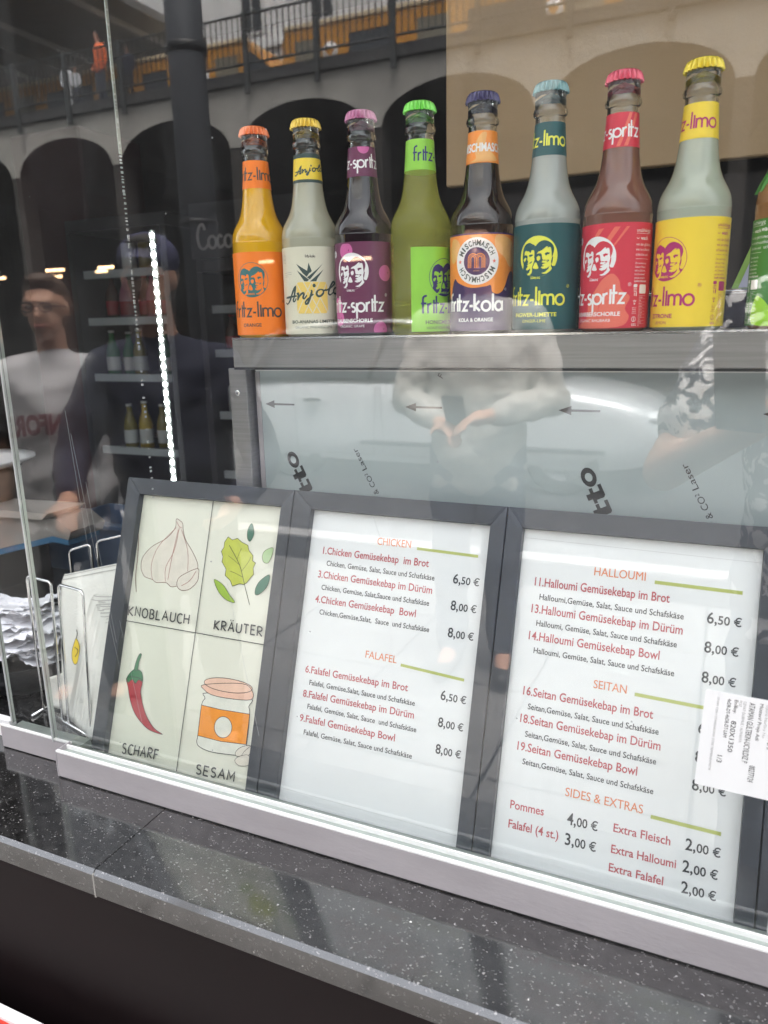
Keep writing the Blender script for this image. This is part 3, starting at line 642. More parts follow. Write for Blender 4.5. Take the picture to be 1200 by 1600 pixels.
# ------------------------------------------------------------------ bottles
YB, ZS = 0.1684, -0.0085
def sector(a0, a1, n=24): return [a0+(a1-a0)*k/n for k in range(n+1)]
def arcpts(cx, cy, rx, ry, a0, a1, n=10): return [(cx+rx*cos(math.radians(a0+(a1-a0)*k/n)), cy+ry*sin(math.radians(a0+(a1-a0)*k/n))) for k in range(n+1)]
# single-line letters of the drink lettering (x-height 1)
FG = {
 'f': (0.5, [[(0.55, 1.75)]+arcpts(0.45, 1.45, 0.3, 0.3, 90, 180, 6)+[(0.15, 0)], [(-0.05, 1.0), (0.5, 1.0)]]),
 'r': (0.4, [[(0, 0), (0, 1.0)], arcpts(0.38, 0.6, 0.38, 0.38, 180, 90, 6)]),
 'i': (0.14, [[(0.07, 0), (0.07, 1.35)]]),
 't': (0.3, [[(0.05, 1.75), (0.05, 0)], [(-0.15, 1.0), (0.38, 1.0)]]),
 'z': (0.62, [[(0.02, 0.93), (0.60, 0.93), (0.04, 0.07), (0.62, 0.07)]]),
 '-': (0.36, [[(0, 0.5), (0.36, 0.5)]]),
 'l': (0.14, [[(0.07, 0), (0.07, 1.72)]]),
 'm': (1.1, [[(0, 0), (0, 1.0)], [(0, 0.55)]+arcpts(0.275, 0.68, 0.275, 0.28, 180, 0, 10)+[(0.55, 0)], [(0.55, 0.55)]+arcpts(0.825, 0.68, 0.275, 0.28, 180, 0, 10)+[(1.1, 0)]]),
 'o': (0.94, [arcpts(0.47, 0.48, 0.44, 0.47, 0, 360, 24)]),
 's': (0.45, [arcpts(0.22, 0.73, 0.2, 0.2, 50, 270, 8)+arcpts(0.22, 0.27, 0.22, 0.25, 90, -140, 9)]),
 'p': (0.9, [[(0, -0.7), (0, 0.95)], arcpts(0.45, 0.48, 0.42, 0.45, 0, 360, 22)]),
 'k': (0.55, [[(0, 0), (0, 1.72)], [(0.5, 1.0), (0.03, 0.5), (0.55, 0)]]),
 'a': (0.9, [arcpts(0.43, 0.48, 0.42, 0.45, 0, 360, 22), [(0.88, 1.0), (0.88, 0)]]),
}
HEAD = [(205,400),(250,340),(320,305),(380,300),(440,335),(490,355),(525,392),(570,340),(640,285),(740,258),(830,280),(910,330),(965,400),(985,480),(975,560),(950,640),(935,720),(925,780),(925,860),(960,900),(1010,905),(940,1010),(830,1090),(700,1145),(580,1160),(440,1135),(310,1070),(190,970),(196,880),(190,800),(168,740),(162,620),(172,520),(185,450)]
FACE = [[(225,600),(230,530),(250,495),(290,490),(310,510),(350,500),(380,545),(410,540),(430,490),(465,480),(495,500),(505,580),(500,680),(515,710),(490,790),(465,860),(445,930),(455,1000),(435,1060),(390,1100),(330,1105),(315,1080),(370,1040),(400,970),(395,930),(370,960),(320,980),(285,970),(280,940),(340,880),(300,860),(350,822),(310,800),(350,770),(330,755),(312,700),(322,640),(300,605),(260,598)],
 [(210,690),(260,660),(285,680),(260,740),(215,770),(200,720)], [(530,790),(565,810),(615,930),(600,955),(540,960),(465,935),(500,840)],
 [(560,670),(610,630),(655,660),(650,730),(600,765),(570,730)],
 [(565,580),(600,535),(700,495),(800,410),(830,415),(818,450),(870,425),(900,440),(915,500),(930,640),(935,690),(918,770),(915,900),(945,960),(900,1020),(820,1080),(740,1090),(690,1065),(780,1040),(860,960),(880,895),(820,950),(740,965),(680,940),(680,915),(760,890),(700,870),(712,845),(790,825),(690,800),(722,745),(700,700),(690,605),(660,572),(600,577)]]
FEAT = [[(355,610),(400,588),(465,595),(466,620),(420,645),(370,650)], [(760,580),(810,555),(880,565),(868,605),(830,605),(790,645),(768,610)],
 [(712,752),(740,735),(800,748),(860,738),(872,762),(825,800),(790,806),(845,768),(800,758),(745,760)], [(345,805),(400,788),(438,755),(446,785),(410,815)], [(935,700),(965,650),(955,760),(935,860),(922,800)]]
def logo(s, cx, cy, r, bg, dark, face, ring=None, layer=1.0):
    f = lambda p: (cx+(p[0]-582)/490*r, cy+(650-p[1])/512*r)
    if bg: s.disc(cx, cy, r, r, bg, layer, 40)
    if ring: s.arc(cx, cy, r*1.0, 0.5, ring, layer+0.1, n=40)
    s.poly([f(p) for p in catmull(HEAD, 2, True)], dark, layer+1)
    for P in FACE: s.poly([f(p) for p in P], face, layer+2)
    for P in FEAT: s.poly([f(p) for p in P], dark, layer+3)
def wordmark(s, txt, x, y, xh, w, m, align='R', layer=2.0): return strokes(s, FG, txt, x, y, xh, w, m, layer, gap=0.17, align=align)
WM = {t_: sum(FG[c][0]+0.17 for c in t_)-0.17 for t_ in ('fritz-limo', 'fritz-spritz', 'fritz-kola')}

def realglass():
    m_ = bpy.data.materials.new('bottle_glass'); m_.use_nodes = True; t = m_.node_tree; t.nodes.remove(t.nodes['Principled BSDF'])
    g = node(t, 'ShaderNodeBsdfGlass', IOR=1.5, Roughness=0.0, Color=(0.97, 0.98, 0.975, 1)); t.links.new(g.outputs[0], t.nodes['Material Output'].inputs['Surface']); MATS['bottle_glass'] = m_
realglass()
PROF = [(0.0, 0.0), (0.0270, 0.0), (0.0295, 0.0025), (0.0305, 0.007), (0.0305, 0.100), (0.0302, 0.105), (0.0292, 0.1105), (0.0272, 0.1155), (0.0245, 0.1205), (0.0216, 0.1258), (0.0193, 0.1320), (0.0178, 0.1385), (0.0165, 0.1470), (0.0155, 0.156), (0.0146, 0.168), (0.0137, 0.182), (0.0133, 0.1890), (0.0134, 0.1900), (0.0150, 0.1912), (0.0156, 0.1935), (0.0150, 0.1958), (0.0141, 0.1970), (0.0140, 0.2030), (0.0136, 0.2085), (0.0125, 0.2120)]
def prof_r(z):
    for (r0, z0), (r1, z1) in zip(PROF[1:], PROF[2:]):
        if z0 <= z <= z1: return r0+(r1-r0)*(z-z0)/max(1e-9, z1-z0)
    return PROF[-1][0]
def smooth_prof(P, n=3):
    out = []
    for i in range(len(P)-1):
        p0 = P[max(i-1, 0)]; p1 = P[i]; p2 = P[i+1]; p3 = P[min(i+2, len(P)-1)]
        for k in range(n):
            t = k/n; out.append(tuple(0.5*((2*p1[j])+(-p0[j]+p2[j])*t+(2*p0[j]-5*p1[j]+4*p2[j]-p3[j])*t*t+(-p0[j]+3*p1[j]-3*p2[j]+p3[j])*t**3) for j in (0, 1)))
    out.append(P[-1]); return out
SM = PROF[:5]+smooth_prof(PROF[4:17], 3)+PROF[17:]
def crown(par, m_):
    q = MB(); n = 168; rows = []
    for z, r, am in ((0.2096, 0.01530, 0.0014), (0.2118, 0.01485, 0.0013), (0.2148, 0.01445, 0.0008), (0.2168, 0.01420, 0.0001), (0.2180, 0.0128, 0), (0.2186, 0.0105, 0), (0.2188, 0.004, 0)):
        rows.append([((r+am*cos(21*2*PI*k/n))*sin(2*PI*k/n), -(r+am*cos(21*2*PI*k/n))*cos(2*PI*k/n), z) for k in range(n)])
    q.grid(rows[:4], m_, closed=True, smooth=False); q.grid(rows[3:], m_, closed=True); q.face(rows[-1], m_, True); q.face(rows[0][::-1], m_)
    return q.build('crown_cap', par)
GLASSME = None
def bottle(i, label, cap_m, liq, fill, lab, lab_z, neck, lab_extent=(-100, 100), X=None, Y=YB, turn=0):
    """lab(sheet, ang) and neck(sheet, ang) draw the print in millimetres: u along the curve from the side facing the street, v up from the base"""
    global GLASSME
    X = -0.4851+i*0.0638 if X is None else X
    th = math.atan2(-X, Y+0.58)                 # where the buyer stands
    b = empty('drink_bottle', label, 'bottle', (X, Y, ZS), (0, 0, th), 'drink bottles in a row on the steel shelf')
    q = MB(); n_ = 56
    up_ = [(prof_r(fill), fill)]+[(r, z) for r, z in SM if z > fill+0.0015]
    inner = [(0.0001, fill+0.0006), (prof_r(fill)-0.0024, fill+0.0006)]+[(r-0.0024, z) for r, z in SM if fill+0.002 < z < 0.2085]+[(0.0001, 0.2088)]
    ring = lambda P_: [[(r*sin(2*PI*k/n_), -r*cos(2*PI*k/n_), z) for k in range(n_)] for r, z in P_]
    rows = ring(up_); q.grid(rows, 'bottle_glass', closed=True); q.face(rows[0][::-1], 'bottle_glass'); q.face(rows[-1], 'bottle_glass')
    q.grid(ring(inner), 'bottle_glass', closed=True, flip=True); q.build('glass_neck', b, fix=False)
    q = MB(); rows = ring([(0.0270, 0.0)]+[(r, z) for r, z in SM[2:] if z < fill-0.0012]+[(prof_r(fill), fill-0.0003), (0.0001, fill-0.0003)])
    q.grid(rows, liq, closed=True); q.face(rows[0][::-1], liq); q.build('filled_glass_body', b, fix=False)
    crown(b, cap_m)
    # body label
    s = Sheet(); base = lab(s)
    r0 = 0.0305+0.00022; a0, a1 = [math.radians(a) for a in lab_extent]
    q = MB(); z0, z1 = lab_z
    q.lathe([(r0, z0), (r0, (z0+z1)/2), (r0, z1)], base, n=48, a0=a0, a1=a1); lb = q.build('body_label', b, fix=False)
    s.build('label_print', lb, lambda u, v, l: ((r0+0.00006+l*0.00003)*sin(u/30.5), -(r0+0.00006+l*0.00003)*cos(u/30.5), v/1000), step=2.2, clip=(max(-52.5, math.degrees(a0)*0.532), min(52.5, math.degrees(a1)*0.532)))
    # neck label
    s = Sheet(); base = neck(s)
    nr = lambda z: prof_r(z)+0.00025
    q = MB(); q.lathe([(nr(z), z) for z in (0.1560, 0.160, 0.165, 0.170, 0.175, 0.180, 0.1840)], base, n=40); nl = q.build('neck_label', b, fix=False)
    s.build('label_print', nl, lambda u, v, l: ((nr(v/1000)+0.00006+l*0.00003)*sin(u/14.6), -(nr(v/1000)+0.00006+l*0.00003)*cos(u/14.6), v/1000), step=1.5, clip=(-36, 36))
    return b
def lm(name, col, rough=0.42): return mat(name, col, rough, var=0.03, vs=30)
lm('lb_orange', (0.95, 0.215, 0.008)); lm('lb_cream', (0.70, 0.68, 0.54)); lm('lb_purple', (0.15, 0.028, 0.085)); lm('lb_lime', (0.30, 0.66, 0.07))
lm('lb_navy', (0.050, 0.022, 0.11)); lm('lb_teal', (0.008, 0.085, 0.095)); lm('lb_pink', (0.66, 0.040, 0.070)); lm('lb_yellow', (0.90, 0.66, 0.055)); lm('lb_green', (0.06, 0.24, 0.035))
lm('pk_brown', (0.07, 0.055, 0.05)); lm('pk_teal', (0.03, 0.16, 0.17)); lm('pk_white', (0.84, 0.84, 0.84)); lm('pk_lemon', (0.82, 0.82, 0.08)); lm('pk_mag', (0.45, 0.03, 0.17)); lm('pk_navy', (0.035, 0.03, 0.17))
lm('pk_dot', (0.62, 0.13, 0.36)); lm('pk_pine', (0.85, 0.62, 0.16)); lm('pk_leaf', (0.04, 0.075, 0.07)); lm('pk_mid', (0.24, 0.26, 0.24)); lm('pk_salmon', (0.80, 0.17, 0.12)); lm('pk_orange2', (0.92, 0.30, 0.05)); lm('pk_peach', (0.85, 0.45, 0.16)); lm('pk_green2', (0.36, 0.72, 0.03)); lm('pk_dkgreen', (0.02, 0.09, 0.02))
for n_, c_ in (('cap_orange', (0.85, 0.20, 0.05)), ('cap_yellow', (0.80, 0.55, 0.06)), ('cap_mauve', (0.50, 0.17, 0.32)), ('cap_green', (0.22, 0.72, 0.10)), ('cap_navy', (0.045, 0.035, 0.12)), ('cap_teal', (0.17, 0.33, 0.34)), ('cap_pink', (0.72, 0.10, 0.16)), ('cap_lemon', (0.80, 0.62, 0.04))): mat(n_, c_, 0.22, 0.25, coat=0.5)

def limo(bg, ink, face, dark, right, lg, sub1, sub2, word='fritz-limo', ink2=None, logobg=None, ring=None, extra=None, ly=64, by=23):
    def f(s):
        d = 30.5*PI/180
        logo(s, lg*d, ly, 18, logobg, dark, face, ring)
        s.text('HAMBURG', (lg-3)*d, ly-19.6 if not ring else ly-15.5, 1.8, ink2 or ink if not ring else bg, 6, w=9, align='C', bold=0.02)
        sc = 59/WM['fritz-limo'] if word == 'fritz-limo' else 66/WM[word]
        wordmark(s, word, right*d, by, sc, 1.95, ink)
        s.text('®', right*d+2.0, by+15, 3.0, ink, 2)
        s.text(sub1, (lg-5)*d, by-10.2, 3.5, ink2 or ink, 2, align='C', bold=0.025, xs=1.08)
        s.text(sub2, (lg-5)*d, by-15.4, 2.6, ink2 or ink, 2, align='C', xs=1.05)
        if extra: extra(s, d)
        return bg
    return f
def neckw(bg, ink, right, word='fritz-limo', extra=None):
    def f(s):
        d = 14.6*PI/180
        if extra: extra(s, d)
        wordmark(s, word, right*d, 164.0, 47/WM['fritz-limo'], 1.5, ink)
        return bg
    return f
def small_print(s, x, w, ink, box=None):
    """the column of small print, icons and table on the side of a label"""
    s.text('unabhängig', x, 84.5, 3.0, ink, 2, xs=0.95); s.stroke([(x, 83.2), (x+16, 83.2)], 0.3, ink, 2)
    s.text('wach', x+4.5, 78.0, 3.0, ink, 2, bold=0.02); s.stroke(arcpts(x+1.6, 80.0, 1.4, 1.2, 190, 340, 6), 0.4, ink, 2)
    for k_, t_ in enumerate(('von den glücklichen', 'wie sie schmeckt', 'schlecken und')): s.text(t_, x, 73.0-4.2*k_, 2.3, ink, 2, xs=0.8)
    s.stroke([(x, 62.0), (x+16, 62.0)], 0.25, ink, 2)
    for k_, t_ in enumerate(('Zitronenlimonade', 'Zutaten: Wasser,', 'saft aus Zitronen,', 'mit Zitronensaft', 'extrakt, natürlich')): s.text(t_, x, 57.6-3.1*k_, 1.6, ink, 2, xs=0.8)
    s.text('Leicht schäumend', x, 42.4, 1.8, ink, 2, xs=0.8, bold=0.02)
    s.poly(rrect(x-0.4, 37.8, x+3.4, 40.6, 0.9, 3), ink, 2)
    for k_ in range(3): s.stroke([(x-0.2, 36.8-1.2*k_), (x+3.2, 36.8-1.2*k_)], 0.45, ink, 2)
    s.stroke([(x+0.8, 33.4), (x+0.8, 30.6)], 0.6, ink, 2); s.poly([(x+2.2, 30.4), (x+3.2, 30.4), (x+3.2, 33.4), (x+2.7, 34.2), (x+2.2, 33.4)], ink, 2)
    for a_ in (-1, 0, 1): s.poly([(x+1.4+a_*0.4, 24.6), (x+1.1+a_*1.5, 27.2-abs(a_)*0.4), (x+1.9+a_*1.5, 27.0-abs(a_)*0.4)], ink, 2)
    s.disc(x+1.4, 23.8, 0.8, 0.6, ink, 2, 10)
    s.stroke([(x-1, 20.6), (x+3.6, 20.6)], 0.2, ink, 2); s.text('PFAND', x-0.6, 18.4, 1.2, ink, 2, w=3.9); s.text('FLASCHE', x-0.6, 16.4, 1.2, ink, 2, w=3.9); s.stroke([(x-1, 15.4), (x+3.6, 15.4)], 0.2, ink, 2)
    s.arc(x+1.3, 10.5, 2.1, 0.35, ink, 2, n=16); s.stroke([(x+1.3, 9), (x+1.3, 12)], 0.5, ink, 2); s.text('0,33 L', x-0.8, 4.8, 2.0, ink, 2, w=5.0, bold=0.02)
    s.poly(rrect(x+6, 32.5, x+15, 40.3, 0.9, 3), box or ink, 2)
    for k_ in range(10):
        s.stroke([(x+6, 30.8-2.7*k_), (x+15, 30.8-2.7*k_)], 0.16, ink, 2); s.text(('Energie', 'Fett', 'davon', 'Kohlen', 'davon', 'Zucker', 'Eiweiß', 'Salz', '100 ml', 'kJ')[k_], x+6.3, 29.0-2.7*k_, 1.15, ink, 2)
NO = lambda s: None
# 1 orange
liquid('liq_orange', (0.86, 0.46, 0.012), 0.35)
bottle(0, 'amber orange lemonade bottle with orange label and orange cap, leftmost of the row', 'cap_orange', 'liq_orange', 0.158,
    limo('lb_orange', 'pk_brown', 'lb_orange', 'pk_teal', 38, -22, 'ORANGE', '', ring='pk_teal', ink2='pk_brown', ly=61, by=22), (0.003, 0.0900), neckw('lb_orange', 'pk_brown', 88))
# 2 pineapple
ANJ = [[(-35.7, 36.0), (-32.5, 34.4), (-27.5, 37.7), (-24.3, 43.1), (-21.5, 48.0), (-18.7, 51.3), (-19.5, 47.0), (-21.0, 40.9), (-22.4, 37.7), (-20.6, 36.6), (-18.2, 39.8)], [(-34.8, 40.7), (-27.5, 41.4), (-17.3, 42.3)], [(-17.3, 43.9), (-15.4, 44.8), (-15.7, 40.9), (-16.6, 37.7)], [(-16.6, 37.7), (-13.6, 42.6), (-10.4, 44.9), (-9.1, 43.9), (-10.1, 40.4), (-8.8, 39.3), (-5.9, 42.6)], [(-1.7, 47.2), (-0.5, 46.8), (-1.6, 43.1), (-3.5, 38.2), (-5.4, 34.4), (-7.2, 33.9), (-7.5, 36.0), (-3.8, 39.8), (1.0, 43.7)], [(8.2, 48.2), (5.4, 46.8), (4.3, 43.7), (6.1, 41.5), (9.1, 42.1), (11.7, 45.0), (11.1, 47.8), (8.2, 48.2)], [(11.1, 47.0), (15.6, 47.9)], [(15.6, 47.5), (21.5, 50.5), (26.9, 54.6), (25.3, 56.3), (22.4, 54.1), (19.0, 48.6), (17.8, 43.9), (20.6, 43.1), (24.8, 45.9)], [(33.7, 50.8), (27.7, 50.1), (25.0, 47.0), (26.6, 44.2), (31.1, 45.3), (37.2, 49.7)], [(37.2, 50.5), (34.6, 45.9), (38.2, 43.9), (40.4, 44.8)]]
LEAVES = [[(-16.4, 74.6), (-2.1, 65.6), (-5.2, 61.2), (-9.5, 65.0)], [(-2.8, 75.4), (0.3, 66.9), (-1.7, 65.0), (-4.7, 66.9)], [(12.5, 74.6), (-2.1, 58.4), (-4.9, 60.6), (5.9, 68.8)], [(-16.0, 68.3), (-2.8, 58.2), (-5.2, 56.5), (-8.1, 56.8)], [(12.9, 68.6), (5.9, 59.5), (4.5, 56.5), (-2.1, 56.5)]]
def anjola(s, dx, dy, k, m_, w, layer=4):
    for P in ANJ: s.stroke([(dx+p[0]*k, dy+p[1]*k) for p in catmull(P, 4)], w, m_, layer)
    s.disc(dx+2.1*k, dy+52.3*k, 1.7*k, 1.9*k, m_, layer, 14)
def pine_lab(s):
    wordmark(s, 'fritz-kola', -1, 80.5, 1.62, 0.5, 'pk_brown', 'C')
    for P in LEAVES: s.poly(P, 'pk_leaf', 2)
    s.poly(rrect(-17.5, 24, 16.5, 56, 3.5), 'pk_pine', 1)
    for k_ in range(-3, 5):
        for sg in (-1, 1):
            a_ = -0.5+k_*8.5; P = [(a_, 24), (a_+sg*17, 56)]
            if max(p[0] for p in P) > 22 or min(p[0] for p in P) < -24: continue
            t0 = max(0, min(1, ((-17.3 if P[1][0] > P[0][0] else 16.3)-P[0][0])/(P[1][0]-P[0][0]))); t1 = max(0, min(1, ((16.3 if P[1][0] > P[0][0] else -17.3)-P[0][0])/(P[1][0]-P[0][0])))
            if t1-t0 > 0.05: s.stroke([(P[0][0]+(P[1][0]-P[0][0])*t, P[0][1]+(P[1][1]-P[0][1])*t) for t in (t0, t1)], 0.9, 'lb_cream', 2.2)
    anjola(s, 0, 0, 1, 'pk_leaf', [1.6, 2.1, 2.3, 2.2, 1.8, 1.4])
    s.text('mit Saft', 24, 37.5, 2.4, 'pk_mid', 2); s.text('BIO-ANANAS-LIMETTE', 0, 14.0, 3.3, 'pk_leaf', 2, align='C', w=50, bold=0.02); s.text('ORGANIC PINEAPPLE LIME', 0, 8.6, 2.5, 'pk_mid', 2, align='C', w=42)
    s.stroke(rrect(-36, 76, -32, 84, 1.8, 3), 0.4, 'pk_mid', 2, True); s.text('bio', -35.4, 79, 1.8, 'pk_mid', 2)
    for k_, w_ in enumerate((12, 12, 7)): s.stroke([(-35, 66-2*k_), (-35+w_, 66.4-2*k_)], 0.3, 'pk_mid', 2)
    return 'lb_cream'
def pine_neck(s):
    s.poly([(-45.8, 159.0), (45.8, 159.0), (45.8, 179.8), (-45.8, 179.8)], 'lb_yellow', 0)
    anjola(s, 3.0, 146.0, 0.50, 'pk_leaf', 1.25); return 'pk_leaf'
liquid('liq_pine', (0.50, 0.49, 0.37), 0.4)
bottle(1, 'pale cloudy pineapple drink bottle with cream pineapple label and yellow cap', 'cap_yellow', 'liq_pine', 0.160, pine_lab, (0.003, 0.0915), pine_neck)
# 3 grape
def grapes(s, d):
    for x_, y_, r_ in ((-20, 84, 8), (23, 62, 8.0), (-36, 30, 9), (-33, 18, 8), (16, 6, 8), (44, 80, 8)):
        P = [(x_+r_*cos(2*PI*k/28), min(91, max(3.2, y_+r_*sin(2*PI*k/28)))) for k in range(28)]
        s.poly(P, 'pk_dot', 0.4); s.disc(x_+r_*0.45, y_+0.5, 0.5, 0.9, 'lb_purple', 0.8, 8) if y_ < 85 else None
    s.disc(-39, 82, 3.6, 3.6, 'pk_white', 1, 16); s.text('BIO', -41, 81, 1.9, 'lb_purple', 2)
    x = 36
    for k_, t_ in enumerate(('unabhängig', 'wach', 'von der Traube')): s.text(t_, x, 84-5*k_, 2.8, 'pk_white', 2)
    for k_ in range(14): s.text('TRAUBENSAFT', x, 66-3.0*k_, 1.7, 'pk_white', 2)
liquid('liq_grape', (0.012, 0.004, 0.007), 0.3)
bottle(2, 'nearly black grape drink bottle with purple label of pink grapes and mauve cap', 'cap_mauve', 'liq_grape', 0.160,
    limo('lb_purple', 'pk_white', 'pk_white', 'lb_purple', 37, -26, 'TRAUBENSCHORLE', 'ORGANIC GRAPE', 'fritz-spritz', logobg='pk_white', extra=grapes, ly=64, by=24), (0.003, 0.0925),
    neckw('lb_purple', 'pk_white', 74, 'fritz-spritz', lambda s, d: s.poly([(2+6.5*cos(PI*k/14), 183.6-6.5*sin(PI*k/14)) for k in range(15)], 'pk_dot', 0.3)))
# 4 honeydew
liquid('liq_melon', (0.84, 0.84, 0.26), 0.5, 0.74)
bottle(3, 'clear yellow-green melon drink bottle with lime green label starting halfway and green cap', 'cap_green', 'liq_melon', 0.163,
    limo('lb_lime', 'pk_navy', 'lb_lime', 'pk_navy', 111, 49, 'HONIGMELONE', 'HONEYDEW MELON', ring='pk_navy', ink2='pk_brown', ly=55, by=20.6), (0.003, 0.0835), neckw('lb_lime', 'pk_navy', 158), lab_extent=(-19, 160))
# 5 cola-orange mix
def misch(s):
    d = 30.5*PI/180; cx, cy = -9*d, 67
    # orange upper part with drips over the dark lower part
    drip = [(-52, 91), (52, 91), (52, 40), (49, 32), (46, 36), (43, 52), (37, 58), (31, 56), (26, 46), (22, 40), (16, 37), (10.5, 39), (9, 45), (4, 44), (-10, 43), (-24, 48), (-29, 52), (-33, 46), (-36, 38), (-39, 33), (-42, 37), (-44, 50), (-52, 55)]
    s.poly([drip[0], drip[1]]+catmull(drip[2:], 4), 'pk_orange2', 0.2)
    for P in ([(14, 90), (30, 88), (40, 80), (42, 66), (32, 62), (24, 70), (14, 78)], [(-34, 88), (-24, 86), (-22, 76), (-32, 66), (-38, 74)], [(-12, 90), (0, 90), (-4, 87)]): s.poly(catmull(P, 4, True), 'pk_peach', 0.6)
    s.disc(cx, cy, 21.5, 21.5, 'pk_white', 1.2, 44); s.disc(cx, cy, 12.6, 12.6, 'lb_navy', 1.8, 32)
    for rr, w_ in ((3.0, 0.7), (4.6, 0.7)):
        for c_ in (-3.5, 3.5):
            pass
    for k_, rr in enumerate((1.9, 3.2, 4.5)):
        for c_ in (-3.4, 3.4):
            a0_, a1_ = (180, 0)
            if k_ == 2: a0_, a1_ = (180, 42) if c_ < 0 else (138, 0)
            P = arcpts(cx+c_, cy+2.4, rr, rr, a0_, a1_, 9)
            if a0_ == 180: P = [(cx+c_-rr, cy-6)]+P
            if a1_ == 0: P = P+[(cx+c_+rr, cy-6)]
            if k_ == 1: s.stroke(P, 0.55, 'pk_orange2', 2.6)
            else: s.stroke(P, 0.75, 'pk_orange2', 2.6)
    s.text('HAMBURG', cx, cy-9.2, 1.1, 'pk_peach', 2.6, w=6, align='C')
    word = 'MISCHMASCH'
    for base_ in (0, PI):
        for k_, ch in enumerate(word):
            a = base_+math.radians(154-k_*(128/9)); r_ = 14.3
            s.text(ch, cx+r_*cos(a), cy+r_*sin(a), 5.0, 'pk_leaf', 2.6, w=(1.5 if ch == 'I' else 4.0 if ch == 'M' else 3.0), align='C', bold=0.03, rot=a-PI/2)
    for sg in (0, PI):
        x_, y_ = cx+17*cos(sg), cy; s.poly([(x_+(2.2 if k % 2 == 0 else 0.9)*sin(PI*k/5), y_+(2.2 if k % 2 == 0 else 0.9)*cos(PI*k/5)) for k in range(10)], 'pk_salmon', 2.6)
    wordmark(s, 'fritz-kola', 41*d, 21.5, 59/WM['fritz-kola'], 2.3, 'pk_white', layer=3)
    s.text('®', 42*d+2, 40, 2.6, 'pk_white', 3); s.text('KOLA & ORANGE', -11*d, 11.6, 3.4, 'pk_white', 3, align='C', w=35, bold=0.03)
    return 'lb_navy'
def misch_neck(s):
    s.poly(catmull([(-12, 157), (-6, 160), (-8, 170), (-2, 181), (4, 182), (3, 172), (9, 165), (14, 158)], 4, True), 'pk_peach', 0.3)
    s.text('MISCHMASCH', 0, 166, 7.2, 'pk_white', 2, align='C', w=43, bold=0.03); return 'pk_orange2'
liquid('liq_cola', (0.020, 0.008, 0.005), 0.3)
bottle(4, 'dark brown cola mix bottle with orange-over-purple label, round emblem and navy cap', 'cap_navy', 'liq_cola', 0.158, misch, (0.003, 0.0925), misch_neck)
# 6 ginger
liquid('liq_ginger', (0.42, 0.45, 0.41), 0.4)
bottle(5, 'cloudy grey ginger lime bottle with dark teal label, yellow lettering and pale teal cap', 'cap_teal', 'liq_ginger', 0.160,
    limo('lb_teal', 'pk_lemon', 'pk_lemon', 'lb_teal', 34, -15, 'INGWER-LIMETTE', 'GINGER-LIME', logobg='pk_lemon', extra=lambda s, d: small_print(s, 43, 0, 'pk_lemon'), ly=68, by=25), (0.003, 0.0965), neckw('lb_teal', 'pk_lemon', 64))
# 7 rhubarb
def rhub(s, d):
    s.poly(catmull([(-38, 4), (-26, 12), (-24, 26), (-16, 38), (-10, 46), (-2, 50), (4, 44), (6, 36), (14, 30), (10, 20), (14, 12), (4, 4)], 4, True), 'pk_salmon', 0.3)
    for P in ([(-16, 88), (-11, 88.5), (-24, 72), (-28, 70)], [(-2, 89), (3, 89), (-13, 66), (-18, 66)], [(8, 89), (11, 89), (-4, 70), (-8, 66)]): s.poly(P, 'pk_salmon', 0.3)
    s.stroke(catmull([(-14, 12), (-12, 26), (-6, 38)], 5), 0.35, 'lb_pink', 0.9); s.stroke(catmull([(-12, 22), (-18, 30), (-20, 36)], 5), 0.3, 'lb_pink', 0.9); s.stroke(catmull([(-11, 24), (-4, 28), (2, 36)], 5), 0.3, 'lb_pink', 0.9)
    s.disc(-41, 80, 3.4, 3.4, 'pk_white', 1, 16); s.text('BIO', -43, 79, 1.9, 'lb_pink', 2)
    small_print(s, 17.5, 0, 'pk_white')
liquid('liq_rhub', (0.24, 0.105, 0.075), 0.4)
bottle(6, 'brownish pink rhubarb bottle with red-pink label, white lettering and pink cap', 'cap_pink', 'liq_rhub', 0.161,
    limo('lb_pink', 'pk_white', 'pk_white', 'lb_pink', 18, -33, 'RHABARBERSCHORLE', 'ORGANIC RHUBARB', 'fritz-spritz', logobg='pk_white', extra=rhub, ly=64, by=24), (0.003, 0.0925),
    neckw('lb_pink', 'pk_white', 62, 'fritz-spritz', lambda s, d: [s.poly([(x_, 156.6), (x_+3, 156.6), (x_+13, 183.4), (x_+10, 183.4)], 'pk_salmon', 0.3) for x_ in (-4, 2)]))
# 8 lemon
liquid('liq_lemon', (0.50, 0.54, 0.43), 0.4)
bottle(7, 'cloudy pale lemon bottle with yellow label, magenta lettering and yellow cap', 'cap_lemon', 'liq_lemon', 0.159,
    limo('lb_yellow', 'pk_mag', 'lb_yellow', 'pk_mag', 10, -39, 'ZITRONE', 'LEMON', ring='pk_mag', extra=lambda s, d: small_print(s, 21.5, 0, 'pk_mag'), ly=60, by=21), (0.003, 0.0925), neckw('lb_yellow', 'pk_mag', 55))
